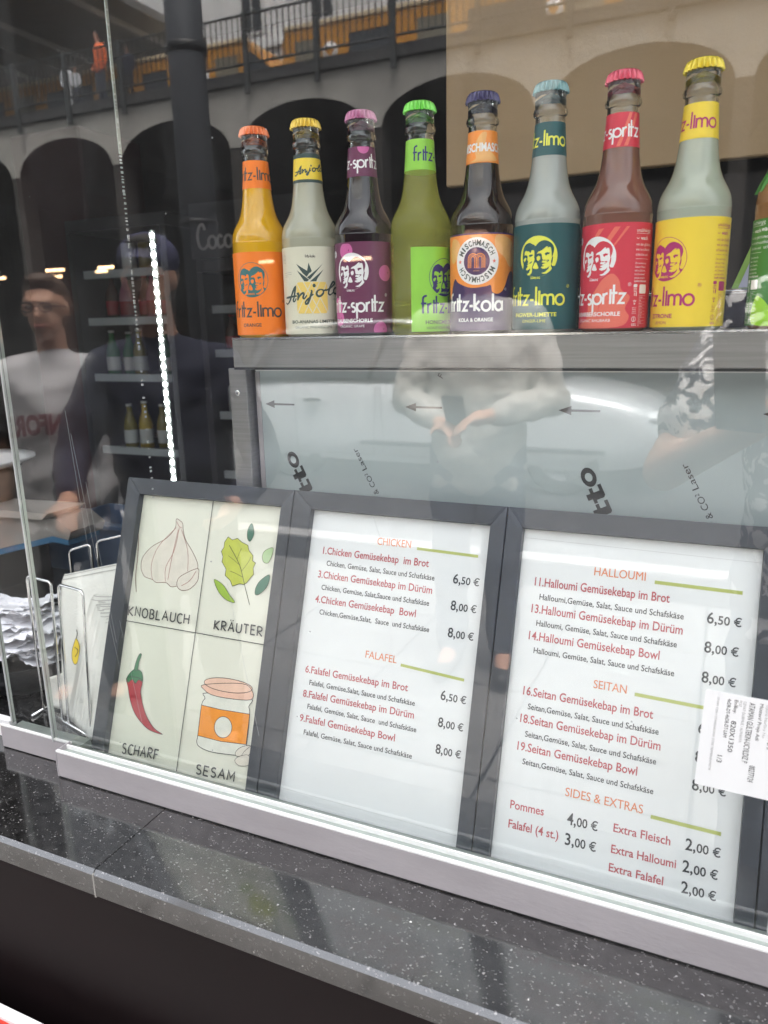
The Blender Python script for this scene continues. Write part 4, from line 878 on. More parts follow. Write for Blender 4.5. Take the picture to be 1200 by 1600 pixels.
# 9 apple, mostly outside the picture
def apple(s):
    small_print(s, -40, 0, 'pk_white', 'pk_white')
    for k_, t_ in enumerate(('von den grünen', 'bio-saft wird zu', 'schälen und ent')): s.text(t_, -22, 73-4.2*k_, 2.6, 'pk_white', 2)
    s.text('wach', -26, 78.5, 3.6, 'pk_white', 2, bold=0.02)
    s.poly(catmull([(-26, 26), (-18, 24), (-10, 16), (0, 12), (14, 22), (30, 20), (36, 6), (20, 4), (-28, 4)], 4, True), 'pk_green2', 0.3)
    return 'lb_green'
liquid('liq_apple', (0.40, 0.19, 0.07), 0.4)
b9 = bottle(8, 'amber apple drink bottle with green label and leafy green collar at right edge', 'cap_green', 'liq_apple', 0.160, apple, (0.003, 0.0885), neckw('lb_green', 'pk_white', 60), X=0.0400, Y=0.168)
q = MB(); n_ = 12
for a_ in range(n_):
    A0 = 2*PI*a_/n_; rows = []
    for t_ in range(6):
        z_ = 0.150-0.040*t_/5; wd = 0.23*sin(PI*(0.25+0.75*t_/5))+0.02
        rows.append([((prof_r(z_)+0.0012+0.0014*cos((u_)*2))*sin(A0+wd*u_), -(prof_r(z_)+0.0012+0.0014*cos(u_*2))*cos(A0+wd*u_), z_) for u_ in (-1, -0.5, 0, 0.5, 1)])
    q.grid(rows, 'lb_green')
q.build('leaf_collar', b9, fix=False)

# ------------------------------------------------------------------ menu frames
LEAN, YF, ZF = 0.3381, 0.1364, -0.1998
for n_, c_ in (('pk1', (0.74, 0.69, 0.60)), ('brown', (0.16, 0.07, 0.05)), ('red2', (0.38, 0.13, 0.11)), ('leaf', (0.52, 0.56, 0.08)), ('dkol', (0.07, 0.075, 0.03)), ('dkg', (0.05, 0.17, 0.11)), ('palg', (0.42, 0.58, 0.30)), ('lime', (0.32, 0.48, 0.05)), ('red', None), ('rd', (0.42, 0.025, 0.04)), ('grn', (0.04, 0.19, 0.08)), ('dk', (0.04, 0.04, 0.045)), ('cream', (0.74, 0.74, 0.66)), ('org', (0.86, 0.30, 0.03)), ('pch', (0.80, 0.50, 0.38)), ('pch2', (0.83, 0.55, 0.42))):
    if c_: mat('dr_'+n_, c_, 0.6, var=0.06, vs=90)
def frame(x0, x1, ox0, ox1, label, paper, print_fn):
    f = empty('menu_frame', label, 'menu frame', (0, YF, ZF), (-LEAN, 0, 0), 'picture frames with menus leaning under the shelf')
    xm = (x0+x1)/2; f.location = (xm, YF, ZF)
    B = lambda name, a, b, mt, bev=0.0: (lambda q: (q.box((a[0]-xm, a[1], a[2]), (b[0]-xm, b[1], b[2]), mt, bev), q.build(name, f))[1])(MB())
    T, Bt, it, ib = 0.0215, -0.3475, 0.0015, -0.3275
    g = 0.0004
    c_ = 0.00012; F4 = [(x0+g, T), (x1-g, T), (x1-g, Bt), (x0+g, Bt)]; O4 = [(ox0, it), (ox1, it), (ox1, ib), (ox0, ib)]
    for k_ in range(4):
        a_, b_, d_, e_ = F4[k_], F4[(k_+1) % 4], O4[(k_+1) % 4], O4[k_]
        cx_, cz_ = (a_[0]+b_[0]+d_[0]+e_[0])/4, (a_[1]+b_[1]+d_[1]+e_[1])/4
        P4 = [(p[0]+(c_ if p[0] < cx_ else -c_)-xm, p[1]+(c_ if p[1] < cz_ else -c_)) for p in (a_, b_, d_, e_)]
        q = MB(); q.prism(P4, -0.0070, 0.012, 'frame')
        ins = [(p[0]+(cx_-xm-p[0])*0.035, p[1]+(cz_-p[1])*0.035) for p in P4]
        for i_ in range(4): j_ = (i_+1) % 4; q.face([(*P4[i_][:1], -0.0070, P4[i_][1]), (P4[j_][0], -0.0070, P4[j_][1]), (ins[j_][0], -0.0078, ins[j_][1]), (ins[i_][0], -0.0078, ins[i_][1])], 'frame')
        q.face([(p[0], -0.0078, p[1]) for p in ins], 'frame'); q.build('frame_bar', f)
    B('backing_board', (x0+0.004, 0.0122, Bt+0.004), (x1-0.004, 0.0145, T-0.004), 'black')
    B('paper_sheet', (ox0+0.0001, 0.0008, ib+0.0002), (ox1-0.0001, 0.0020, it-0.0002), paper)
    if print_fn:
        s = Sheet(); print_fn(s)
        s.build('printed_text' if paper == 'paper' else 'drawing', f, lambda u, v, l: (u/1000-xm, 0.0005-l*0.00006, v/1000))
    return f
def menu(T):
    def f(s):
        for kind, txt, (a, b, c, d), h in T:
            w = math.hypot(c-a, d-b); rot = math.atan2(d-b, c-a)
            if kind == 'B': s.stroke([(a, b), (c, d)], h, 'ink_green')
            elif kind == 'L': s.stroke([(a, b), (c, d)], 0.25, 'ink_line')
            elif kind == 'P':
                k = w/27.6
                s.text(txt[0]+',', a, b, h*0.97, 'ink_grey', w=8.1*k, rot=rot, bold=0.016)
                s.text(txt[2:4], a+8.8*k, b, h*0.74, 'ink_grey', w=9.4*k, rot=rot, bold=0.016); s.text('€', a+21.2*k, b, h*0.74, 'ink_grey', w=6.2*k, rot=rot, bold=0.012)
            elif kind == 'H': s.text(txt, a, b, h*1.10, 'ink_orange', w=w, rot=rot); s.text(txt, a+0.12, b, h*1.10, 'ink_orange', 0.5, w=w, rot=rot)
            elif kind == 'R': s.text(txt, a, b, h*1.10, 'ink_red', w=w, rot=rot, bold=0.014)
            elif kind == 'D': s.text(txt, a, b, h*1.14, 'ink_grey', w=w, rot=rot, bold=0.012)
    return f
# hand lettering
HG = {'K': (0.6, [[(0, 0), (0, 1)], [(0.55, 1.0), (0.04, 0.45), (0.6, 0)]]), 'N': (0.6, [[(0, 0), (0.02, 1), (0.58, 0.02), (0.6, 1)]]), 'O': (0.7, [arcpts(0.35, 0.5, 0.34, 0.5, 80, 440, 18)]),
 'B': (0.52, [[(0.02, 0), (0, 1)], [(0, 1)]+arcpts(0.2, 0.76, 0.25, 0.24, 90, -90, 8)+arcpts(0.22, 0.26, 0.3, 0.26, 90, -90, 8)+[(0, 0)]]), 'L': (0.5, [[(0, 1), (0, 0), (0.5, 0.02)]]), 'A': (0.68, [[(0, 0), (0.34, 1), (0.68, 0)], [(0.1, 0.36), (0.58, 0.38)]]),
 'U': (0.58, [[(0, 1), (0, 0.35)]+arcpts(0.29, 0.3, 0.29, 0.3, 180, 360, 9)+[(0.58, 1)]]), 'C': (0.55, [arcpts(0.36, 0.5, 0.36, 0.5, 50, 310, 14)]), 'H': (0.58, [[(0, 0), (0, 1)], [(0.56, 0), (0.58, 1)], [(0, 0.5), (0.57, 0.52)]]),
 'R': (0.55, [[(0, 0), (0, 1)], [(0, 1)]+arcpts(0.22, 0.75, 0.28, 0.25, 90, -90, 8)+[(0.02, 0.5), (0.55, 0)]]), 'T': (0.6, [[(0, 1), (0.6, 0.98)], [(0.3, 1), (0.3, 0)]]), 'E': (0.5, [[(0.5, 1), (0, 1), (0, 0), (0.5, 0)], [(0, 0.52), (0.42, 0.52)]]),
 'S': (0.5, [arcpts(0.26, 0.75, 0.24, 0.24, 40, 260, 10)+arcpts(0.24, 0.26, 0.25, 0.26, 85, -150, 10)]), 'F': (0.5, [[(0.5, 1), (0, 1), (0, 0)], [(0, 0.52), (0.42, 0.54)]]), 'M': (0.7, [[(0, 0), (0.04, 1), (0.34, 0.3), (0.66, 1), (0.7, 0)]])}
HG['Ä'] = (0.68, HG['A'][1]+[[(0.2, 1.18), (0.2, 1.28)], [(0.48, 1.18), (0.48, 1.28)]])
def drawing(s):
    for i, (fill, line, w, closed, P) in enumerate(DR):
        pts = list(zip(P[0::2], P[1::2]))
        sharp = len(pts) > 20 or len(pts) < 3 or fill in ('leaf', 'org')
        pp = pts if sharp else catmull(pts, 4, bool(closed))
        if fill: s.poly(pp, 'dr_rd' if fill == 'red' else 'dr_'+fill, i*0.6)
        if line: s.stroke(pp, w*1.35, 'dr_'+line, i*0.6+0.3, bool(closed))
    for kind, txt, (a, b, c, d), h in T1:
        n0_ = sum(HG[x][0]+0.28 for x in txt)-0.28; sx = (c-a)/(n0_*h); rot = math.atan2(d-b, c-a)
        wob = random.Random(txt); cx = a
        for ch in txt:
            wd, ps = HG[ch]; dy = wob.uniform(-0.4, 0.4); dr_ = wob.uniform(-0.05, 0.05)
            for p in ps: s.stroke([(cx+(u+dr_*v)*h*sx, b+(cx-a)*math.tan(rot)+dy+v*h) for u, v in p], 1.75, 'pencil', 28)
            cx += (wd+0.28)*h*sx
frame(-0.680, -0.4372, -0.6585, -0.4525, 'dark frame with garlic, herb, chilli and sesame jar drawings, leftmost frame', 'paper_cream', drawing)
frame(-0.4370, -0.1902, -0.4130, -0.2065, 'dark frame with the chicken and falafel price list, second frame', 'paper', menu(T2))
frame(-0.1900, 0.0568, -0.1730, 0.0410, 'dark frame with the halloumi, seitan and extras price list, behind the sticker', 'paper', menu(T3))
frame(0.0570, 0.3040, 0.0790, 0.2850, 'dark frame mostly cut off at the right edge, rightmost frame', 'paper', None)
# ------------------------------------------------------------------ napkin holder, napkins, crumpled receipts
hd = empty('napkin_holder', 'chrome wire napkin holder on the inner counter left of the frames', 'napkin holder', (-0.80, 0.13, ZI))
def loop(pts, r=0.0019, rad=0.008):
    """wire bent round the corners of pts"""
    P = [Vector(p) for p in pts]; out = [P[0]]
    for a, b, c in zip(P, P[1:], P[2:]):
        u = (a-b).normalized(); v = (c-b).normalized()
        for k in range(6):
            t = k/5; out.append(b+u*rad*(1-t)**2+v*rad*t**2)
    out.append(P[-1])
    q = MB(); q.tube([p-hd.location for p in out], r, 'chrome', n=8); return q.build('wire_loop', hd)
zt = -0.323
loop([(-0.861, 0.112, ZI+0.003), (-0.861, 0.115, zt), (-0.808, 0.108, zt), (-0.812, 0.100, ZI+0.003)])
loop([(-0.793, 0.094, ZI+0.003), (-0.790, 0.104, zt), (-0.737, 0.095, zt), (-0.735, 0.078, ZI+0.003)])
loop([(-0.875, 0.200, ZI+0.003), (-0.875, 0.205, -0.3135), (-0.836, 0.210, -0.3010), (-0.836, 0.205, ZI+0.003)])
loop([(-0.818, 0.200, ZI+0.003), (-0.818, 0.205, -0.2940), (-0.765, 0.210, -0.2800), (-0.765, 0.205, ZI+0.003)])
for a, b in (((-0.861, 0.112), (-0.735, 0.078)), ((-0.875, 0.200), (-0.765, 0.205))):
    q = MB(); q.tube([(a[0]+0.80, a[1]-0.13, 0.003), (b[0]+0.80, b[1]-0.13, 0.003)], 0.0019, 'chrome'); q.build('base_wire', hd)
for x_ in (-0.86, -0.737):
    q = MB(); q.tube([(x_+0.80, -0.04, 0.003), (x_+0.80-0.01, 0.074, 0.003)], 0.0019, 'chrome'); q.build('base_wire', hd)

def sheet_mesh(name, x0, x1, zb, zt_l, zt_r, yf, th, mt, label, cat, group, wav=0.003, seed=0, folds=1, nx=14, nz=12, skew=0.0):
    """a soft folded sheet standing on edge: front and back leaf a little apart, joined at the fold"""
    R_ = random.Random(seed); ph = R_.uniform(0, 6); q = MB()
    def P(u, v, side):
        x = x0+(x1-x0)*u+skew*(1-v)*0.03; z = zb+((zt_l+(zt_r-zt_l)*u)-zb)*v
        y = yf(u, v)+wav*sin(3.1*u+ph+2*v)*(0.3+v)+wav*0.5*sin(9*u+ph*2)*v
        return (x, y+side*th*(0.3+0.7*(1-abs(2*v-1)*0.3)), z)
    for sd in (0, 1): q.grid([[P(i/nx, j/nz, sd) for i in range(nx+1)] for j in range(nz+1)], mt, smooth=True, flip=bool(sd))
    for j in (0, nz): q.grid([[P(i/nx, j/nz, 0) for i in range(nx+1)], [P(i/nx, j/nz, 1) for i in range(nx+1)]], mt)
    for i in (0, nx): q.grid([[P(i/nx, j/nz, 0) for j in range(nz+1)], [P(i/nx, j/nz, 1) for j in range(nz+1)]], mt)
    return tag(q.build(name), label, cat, group)
# each napkin leans: its foot is nearer the street than its top edge
mat('napkin_ply_shade', (0.50, 0.49, 0.46), 0.9)  # grey for strips that paint the shade lines between napkin plies
def leaf(name, tl, tr, bl, br, th, seed, sag=0.01, label='', nx=30, nz=18, wav=0.0012):
    R_ = random.Random(seed); ph = R_.uniform(0, 6); q = MB(); tl, tr, bl, br = map(Vector, (tl, tr, bl, br))
    def P(u, v, sd):
        p = (bl.lerp(br, u)).lerp(tl.lerp(tr, u), v)
        p += Vector((0.012*sin(PI*v)*(1-u)*sag*100*0.6, -sag*sin(PI*v)+wav*sin(7*u+ph+3*v)+wav*0.6*sin(17*u+ph)*v, 0.0015*sin(5*u+ph)*v))
        p.y += sd*th+0.010*math.exp(-u/0.035)+0.006*math.exp(-(1-v)/0.03); return p
    for sd in (0, 1): q.grid([[P(i/nx, j/nz, sd) for i in range(nx+1)] for j in range(nz+1)], 'napkin', flip=bool(sd))
    for j in (0, nz): q.grid([[P(i/nx, j/nz, 0) for i in range(nx+1)], [P(i/nx, j/nz, 1) for i in range(nx+1)]], 'napkin')
    for i in (0, nx): q.grid([[P(i/nx, j/nz, 0) for j in range(nz+1)], [P(i/nx, j/nz, 1) for j in range(nz+1)]], 'napkin')
    o_ = tag(q.build(name), label, 'napkin', 'napkins in the wire holder')
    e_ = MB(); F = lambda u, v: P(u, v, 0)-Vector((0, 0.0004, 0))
    for u0, u1 in ((0.004, 0.012), (0.030, 0.038)): e_.grid([[F(u0, j/30), F(u1, j/30)] for j in range(31)], 'napkin_ply_shade')
    for v0, v1 in ((0.990, 0.9965), (0.965, 0.9715)): e_.grid([[F(0.04+0.96*i/20, v0), F(0.04+0.96*i/20, v1)] for i in range(21)], 'napkin_ply_shade')
    e_.build('ply_shade_lines', o_, fix=False)
    return o_, P
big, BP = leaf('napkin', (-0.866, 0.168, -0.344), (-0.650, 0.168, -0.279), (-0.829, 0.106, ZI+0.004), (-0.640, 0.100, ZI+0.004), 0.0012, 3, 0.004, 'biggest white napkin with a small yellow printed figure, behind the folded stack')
s = Sheet()
egg = [(0, 24), (6, 14), (6, 0), (3, -14), (-3, -18), (-8, -10), (-8, 4), (-4, 16)]
s.poly(catmull(egg, 4, True), 'lb_yellow', 0); s.stroke(catmull(egg, 4, True), 0.8, 'pk_brown', 1, True)
s.stroke(catmull([(0, 24), (2, 32), (0, 38)], 4), 1.2, 'pk_brown', 1); s.stroke(catmull([(-3, 10), (4, 4), (-2, -6)], 4), 1.2, 'pk_brown', 1)
def onbig(u, v, l):
    p = BP(0.215+u/200, 0.46+v/240, 0); return (p.x, p.y-0.0006-l*1.5e-4, p.z)
s.build('napkin_print', big, onbig)
NR = random.Random(11)
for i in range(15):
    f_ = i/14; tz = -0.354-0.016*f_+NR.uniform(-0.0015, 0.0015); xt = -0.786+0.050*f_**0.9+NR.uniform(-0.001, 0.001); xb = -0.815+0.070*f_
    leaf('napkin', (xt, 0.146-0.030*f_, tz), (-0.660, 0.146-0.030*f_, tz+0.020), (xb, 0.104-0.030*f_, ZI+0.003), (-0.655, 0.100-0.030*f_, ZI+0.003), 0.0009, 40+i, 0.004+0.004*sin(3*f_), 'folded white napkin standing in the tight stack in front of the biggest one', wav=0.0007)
# loose napkin corner in the bottom of the left loop
sheet_mesh('napkin', -0.858, -0.795, ZI+0.004, -0.478, -0.455, lambda u, v: 0.118+0.03*u*v, 0.0015, 'napkin', 'crumpled low napkin lying in the bottom of the left wire loop', 'napkin', 'napkins in the wire holder', 0.006, 90)

def crumple(n, c, sx, sy, seed, label, tilt, yaw):
    R_ = random.Random(seed); q = MB(); k = 12
    cr_ = [(R_.uniform(0, PI), R_.uniform(14, 45), R_.uniform(0, 6), R_.uniform(0.0012, 0.0035)) for _ in range(6)]
    def P(i, j):
        x = (i/k-0.5)*sx; y = (j/k-0.5)*sy; z = 0
        for a_, f_, p_, m_ in cr_:
            t = (x*cos(a_)+y*sin(a_))*f_+p_; z += m_*abs(((t/PI) % 2)-1)*2
        ed = max(abs(2*i/k-1), abs(2*j/k-1)); z += 0.012*max(0, ed-0.7)*R_.uniform(-1, 1.6)
        return (x+R_.uniform(-.0015, .0015), y+R_.uniform(-.0015, .0015), z)
    q.grid([[P(i, j) for i in range(k+1)] for j in range(k+1)], 'receipt', smooth=False)
    return tag(q.build(n, None, fix=False, loc=c, rot=(tilt[0], tilt[1], yaw)), label, 'paper', 'crumpled receipts heaped in the dark bowl')
CR = random.Random(5)
labs = 'creased white receipt in the loose heap filling the dark bowl'
for i in range(30):
    a_ = CR.uniform(0, 6.28); f_ = i/29; rr = 0.040*(1-0.45*f_)*CR.uniform(0.4, 1); z_ = -0.488+0.076*f_+CR.uniform(-0.002, 0.002)
    crumple('crumpled_paper', (-0.958+rr*cos(a_)*1.5, 0.172+rr*sin(a_), z_), CR.uniform(0.09, 0.13)*(1-0.25*f_), CR.uniform(0.065, 0.09)*(1-0.2*f_), 100+i, labs, (CR.uniform(-0.20, 0.16), CR.uniform(-0.2, 0.2)), CR.uniform(-0.5, 0.7))
mat('bowl', (0.035, 0.036, 0.040), 0.30, bump=0.3, bs=30)
q = MB(); q.lathe([(0.0, 0.0), (0.035, 0.0), (0.055, 0.010), (0.078, 0.040), (0.092, 0.062), (0.094, 0.064), (0.090, 0.062), (0.072, 0.036), (0.0, 0.012)], 'bowl', n=40, cap=False)
tag(q.build('waste_bowl', loc=(-0.950, 0.165, ZI-0.0005)), 'dark plastic-lined bowl holding crumpled receipts on the inner counter', 'bowl')

# ------------------------------------------------------------------ inside the kiosk
mat('device', (0.20, 0.185, 0.17), 0.5, var=0.05); mat('device_top', (0.33, 0.30, 0.27), 0.4); mat('blue', (0.02, 0.10, 0.20), 0.5)
dv = empty('counter_scale', 'grey flat counter scale with a light tray and blue underside at left', 'scale', (-1.33, 0.55, -0.44))
q = MB(); q.prism([(-0.30, -0.010), (-0.02, 0.010), (0.142, 0.054), (0.184, 0.050), (0.193, 0.068), (0.158, 0.090), (-0.30, 0.076)], -0.10, -0.01, 'device'); q.build('body', dv)
q = MB(); q.prism([(-0.30, -0.022), (-0.02, -0.002), (0.144, 0.0425), (0.184, 0.0395), (0.184, 0.0495), (0.142, 0.0535), (-0.02, 0.0095), (-0.30, -0.0105)], -0.101, -0.02, 'blue'); q.build('blue_trim', dv)
q = MB(); q.prism([(-0.30, 0.0765), (0.135, 0.0895), (0.155, 0.104), (-0.30, 0.092)], -0.115, -0.02, 'device_top'); q.build('tray', dv)
q = MB(); q.box((-0.29, -0.09, -0.087), (-0.04, -0.02, -0.012), 'black'); q.build('foot', dv)
q = MB(); q.lathe([(0, 0), (0.06, 0), (0.10, 0.012), (0.125, 0.022), (0.125, 0.026), (0.1, 0.018), (0.0, 0.006)], 'white', n=40, cap=False)
tag(q.build('white_plate', loc=(-1.455, 0.50, -0.2785)), 'white plate rim resting on the tub at the left edge', 'plate')
q = MB(); q.lathe([(0, 0), (0.08, 0), (0.095, 0.068), (0.0, 0.068)], mat('tub', (0.22, 0.18, 0.15), 0.5), n=32, cap=False)
tag(q.build('brown_tub', loc=(-1.455, 0.50, -0.347)), 'brown tub standing on the scale tray under the white plate', 'tub')
mat('crate_blue', (0.035, 0.075, 0.15), 0.5)
cr = empty('blue_crate', 'dim blue plastic crate behind the napkins', 'crate', (-1.22, 0.72, ZI))
for a, b, n_ in (((-0.18, -0.1, 0), (0.14, -0.094, 0.11), 'side'), ((-0.18, 0.094, 0), (0.14, 0.1, 0.11), 'side'), ((-0.18, -0.0935, 0), (-0.174, 0.0935, 0.11), 'end'), ((0.134, -0.0935, 0), (0.14, 0.0935, 0.11), 'end'), ((-0.173, -0.093, 0.002), (0.133, 0.093, 0.006), 'base'), ((-0.19, -0.11, 0.1105), (0.15, -0.085, 0.12), 'rim')):
    q = MB(); q.box(a, b, 'crate_blue', 0.001); q.build(n_, cr)

def can(p, h, r, mt, cap_mt, name, label, cat, group):
    b = empty(name, label, cat, p, group=group)
    q = MB()
    if cat == 'can': q.lathe([(0, 0), (r*0.8, 0), (r, 0.006), (r, h-0.01), (r*0.85, h), (0, h-0.002)], mt, n=16, cap=False); q.build('can_body', b); return b
    q.lathe([(0, 0), (r, 0.003), (r, h*0.5), (r*0.85, h*0.62), (r*0.42, h*0.8), (r*0.38, h*0.95), (0, h*0.95)], mt, n=16, cap=False); q.build('glass_body', b)
    q = MB(); q.lathe([(r*0.46, h*0.95), (r*0.46, h), (0, h)], cap_mt, n=14); q.build('cap', b)
    q = MB(); q.lathe([(r*1.015, h*0.12), (r*1.015, h*0.42)], cap_mt, n=16, cap=False); q.build('label_band', b)
    return b
for n_, c_ in (('fb_green', (0.03, 0.16, 0.05)), ('fb_white', (0.55, 0.58, 0.58)), ('fb_brown', (0.07, 0.025, 0.015)), ('fb_olive', (0.20, 0.17, 0.03)), ('fb_red', (0.30, 0.02, 0.03)), ('fb_pink', (0.35, 0.12, 0.18)), ('fb_yellow', (0.45, 0.33, 0.06))): mat(n_, c_, 0.25)
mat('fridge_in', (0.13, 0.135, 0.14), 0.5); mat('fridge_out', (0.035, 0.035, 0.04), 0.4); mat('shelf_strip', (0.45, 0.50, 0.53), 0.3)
CN = {'fb_green': 'green', 'fb_white': 'pale', 'fb_brown': 'dark cola', 'fb_olive': 'olive', 'fb_red': 'red', 'fb_pink': 'pink', 'fb_yellow': 'yellow'}
mat('led_bloom_back', (0.5, 0.5, 0.5), emit=(0.85, 1.0, 0.95), es=0.03)  # backing given a faint glow in place of the LEDs' bloom
def fridge(x0, x1, y0, z1, label, shelves, rowkinds, leds, header=None, inner='fridge_in'):
    zf = GZ+0.14
    f = empty('drinks_fridge', label, 'fridge', ((x0+x1)/2, y0+0.3, zf))
    def B(name, a, b, mt, par=f, bev=0.0):
        q = MB(); q.box(a, b, mt, bev); o_ = q.build(name, par); o_.matrix_parent_inverse = Matrix.Translation(-f.location) if par is f else Matrix(); return o_
    B('side_panel', (x0, y0, zf), (x0+0.03, y0+0.58, z1), 'fridge_out'); B('side_panel', (x1-0.03, y0, zf), (x1, y0+0.58, z1), 'fridge_out')
    B('back_panel', (x0+0.031, y0+0.53, zf), (x1-0.031, y0+0.58, z1), inner); B('top_panel', (x0, y0, z1+0.001), (x1, y0+0.58, z1+0.05), 'fridge_out')
    B('base', (x0+0.031, y0, zf), (x1-0.031, y0+0.5295, zf+0.2), 'fridge_out')
    for z_ in shelves:
        s_ = B('shelf', (x0+0.032, y0+0.06, z_), (x1-0.032, y0+0.52, z_+0.008), inner); e_ = B('price_strip', (x0+0.032, y0+0.045, z_-0.012), (x1-0.032, y0+0.0595, z_+0.020), 'shelf_strip', f)
    if header:
        h_ = B('header_sign', (x0, y0-0.02, z1+0.051), (x1, y0+0.4, z1+0.26), 'fridge_out'); header(f, x0, x1, y0, z1)
    ORD = ('first', 'second', 'third', 'fourth', 'fifth', 'sixth')
    for row_, (z_, (cat, cols, hh, nn)) in enumerate(zip(shelves, rowkinds)):
        for i in range(nn):
            if RND.random() < 0.12: continue
            x_ = x0+0.075+(x1-x0-0.15)*i/max(1, nn-1)+RND.uniform(-0.008, 0.008)
            can((x_, y0+RND.uniform(0.10, 0.20), z_+0.0085), hh*RND.uniform(0.9, 1.04), 0.031, cols[i % len(cols)], 'fb_red' if cols[0] == 'fb_brown' else 'fb_white', 'fridge_'+cat, CN[cols[i % len(cols)]]+' '+cat+', '+ORD[i]+' from left, '+ORD[len(shelves)-1-row_]+' shelf down, '+('cola' if header else 'LED lit')+' fridge', cat, 'drinks on the fridge shelves')
    if leds:
        st_ = B('led_strip', (leds[0]-0.012, y0-0.006, leds[1]), (leds[0]+0.012, y0-0.002, leds[2]), 'led_bloom_back')
        q = MB(); q.lathe([(0.0075, 0), (0.0075, 0.003), (0.005, 0.005), (0, 0.0055)], 'led', n=12); base_ = q.build('led_lamp', f); me_ = base_.data; bpy.data.objects.remove(base_)
        n_ = int((leds[2]-leds[1])/0.037)
        for i in range(n_):
            l_ = bpy.data.objects.new('led_lamp', me_); COL.objects.link(l_); l_.parent = st_; l_.rotation_euler = (PI/2, 0, 0)
            l_.location = (leds[0], y0-0.0062, leds[1]+0.02+i*0.0375)
    return f
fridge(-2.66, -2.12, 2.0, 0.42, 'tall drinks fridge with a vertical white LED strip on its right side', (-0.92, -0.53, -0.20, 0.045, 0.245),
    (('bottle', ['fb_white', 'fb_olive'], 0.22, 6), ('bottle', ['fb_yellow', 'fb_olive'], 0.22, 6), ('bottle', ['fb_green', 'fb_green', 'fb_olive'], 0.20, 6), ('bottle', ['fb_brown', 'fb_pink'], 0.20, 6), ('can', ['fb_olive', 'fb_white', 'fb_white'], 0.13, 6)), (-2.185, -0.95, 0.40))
mat('cola_script', (0.42, 0.40, 0.40), 0.5)
def colahead(f, x0, x1, y0, z1):
    s_ = Sheet()
    W_ = [[(0.30,0.80),(0.22,1.05),(0.08,0.95),(0.0,0.55),(0.06,0.12),(0.24,0.02),(0.40,0.22)], arcpts(0.56,0.28,0.15,0.25,0,360,14), [(0.95,0.45),(0.85,0.55),(0.76,0.30),(0.84,0.04),(1.0,0.15)], arcpts(1.18,0.28,0.14,0.25,0,360,14), [(1.32,0.5),(1.33,0.1),(1.42,0.1)], [(1.44,0.42),(1.56,0.42)],
      [(2.02,0.85),(1.94,1.08),(1.78,0.95),(1.70,0.55),(1.76,0.12),(1.94,0.02),(2.1,0.22)], arcpts(2.26,0.28,0.15,0.25,0,360,14), [(2.50,0.35),(2.62,0.95),(2.54,1.1),(2.48,0.7),(2.52,0.1),(2.62,0.1)], arcpts(2.84,0.28,0.15,0.25,0,360,14), [(2.99,0.5),(3.0,0.1),(3.12,0.12)]]
    for P in W_: s_.stroke(catmull(P, 4), 0.105, 'cola_script')
    o_ = s_.build('header_lettering', f, lambda u, v, l: (x0+0.035+u*0.125, y0-0.0205-l*2e-4, z1+0.085+v*0.09)); o_.matrix_parent_inverse = Matrix.Translation(-f.location)
fridge(-2.02, -1.42, 2.05, 0.232, 'grey cola fridge with a dark script header and shelves painted pale as if lit', (-0.62, -0.36, -0.098, 0.082),
    (('bottle', ['fb_white'], 0.2, 6), ('can', ['fb_white', 'fb_olive'], 0.12, 6), ('bottle', ['fb_brown'], 0.165, 5), ('can', ['fb_red', 'fb_red', 'fb_brown'], 0.12, 5)), None, colahead, inner=mat('fridge_paint_lit', (0.42, 0.44, 0.44), 0.5))  # no lamp inside; a paler lining colour paints the lit look
mat('maroon', (0.05, 0.012, 0.016), 0.8)
q = MB(); q.box((-3.15, 2.2, GZ+0.145), (-2.72, 2.6, 0.9), 'maroon', 0.01); tag(q.build('tall_cabinet'), 'dark maroon cabinet left of the lit fridge', 'cabinet')
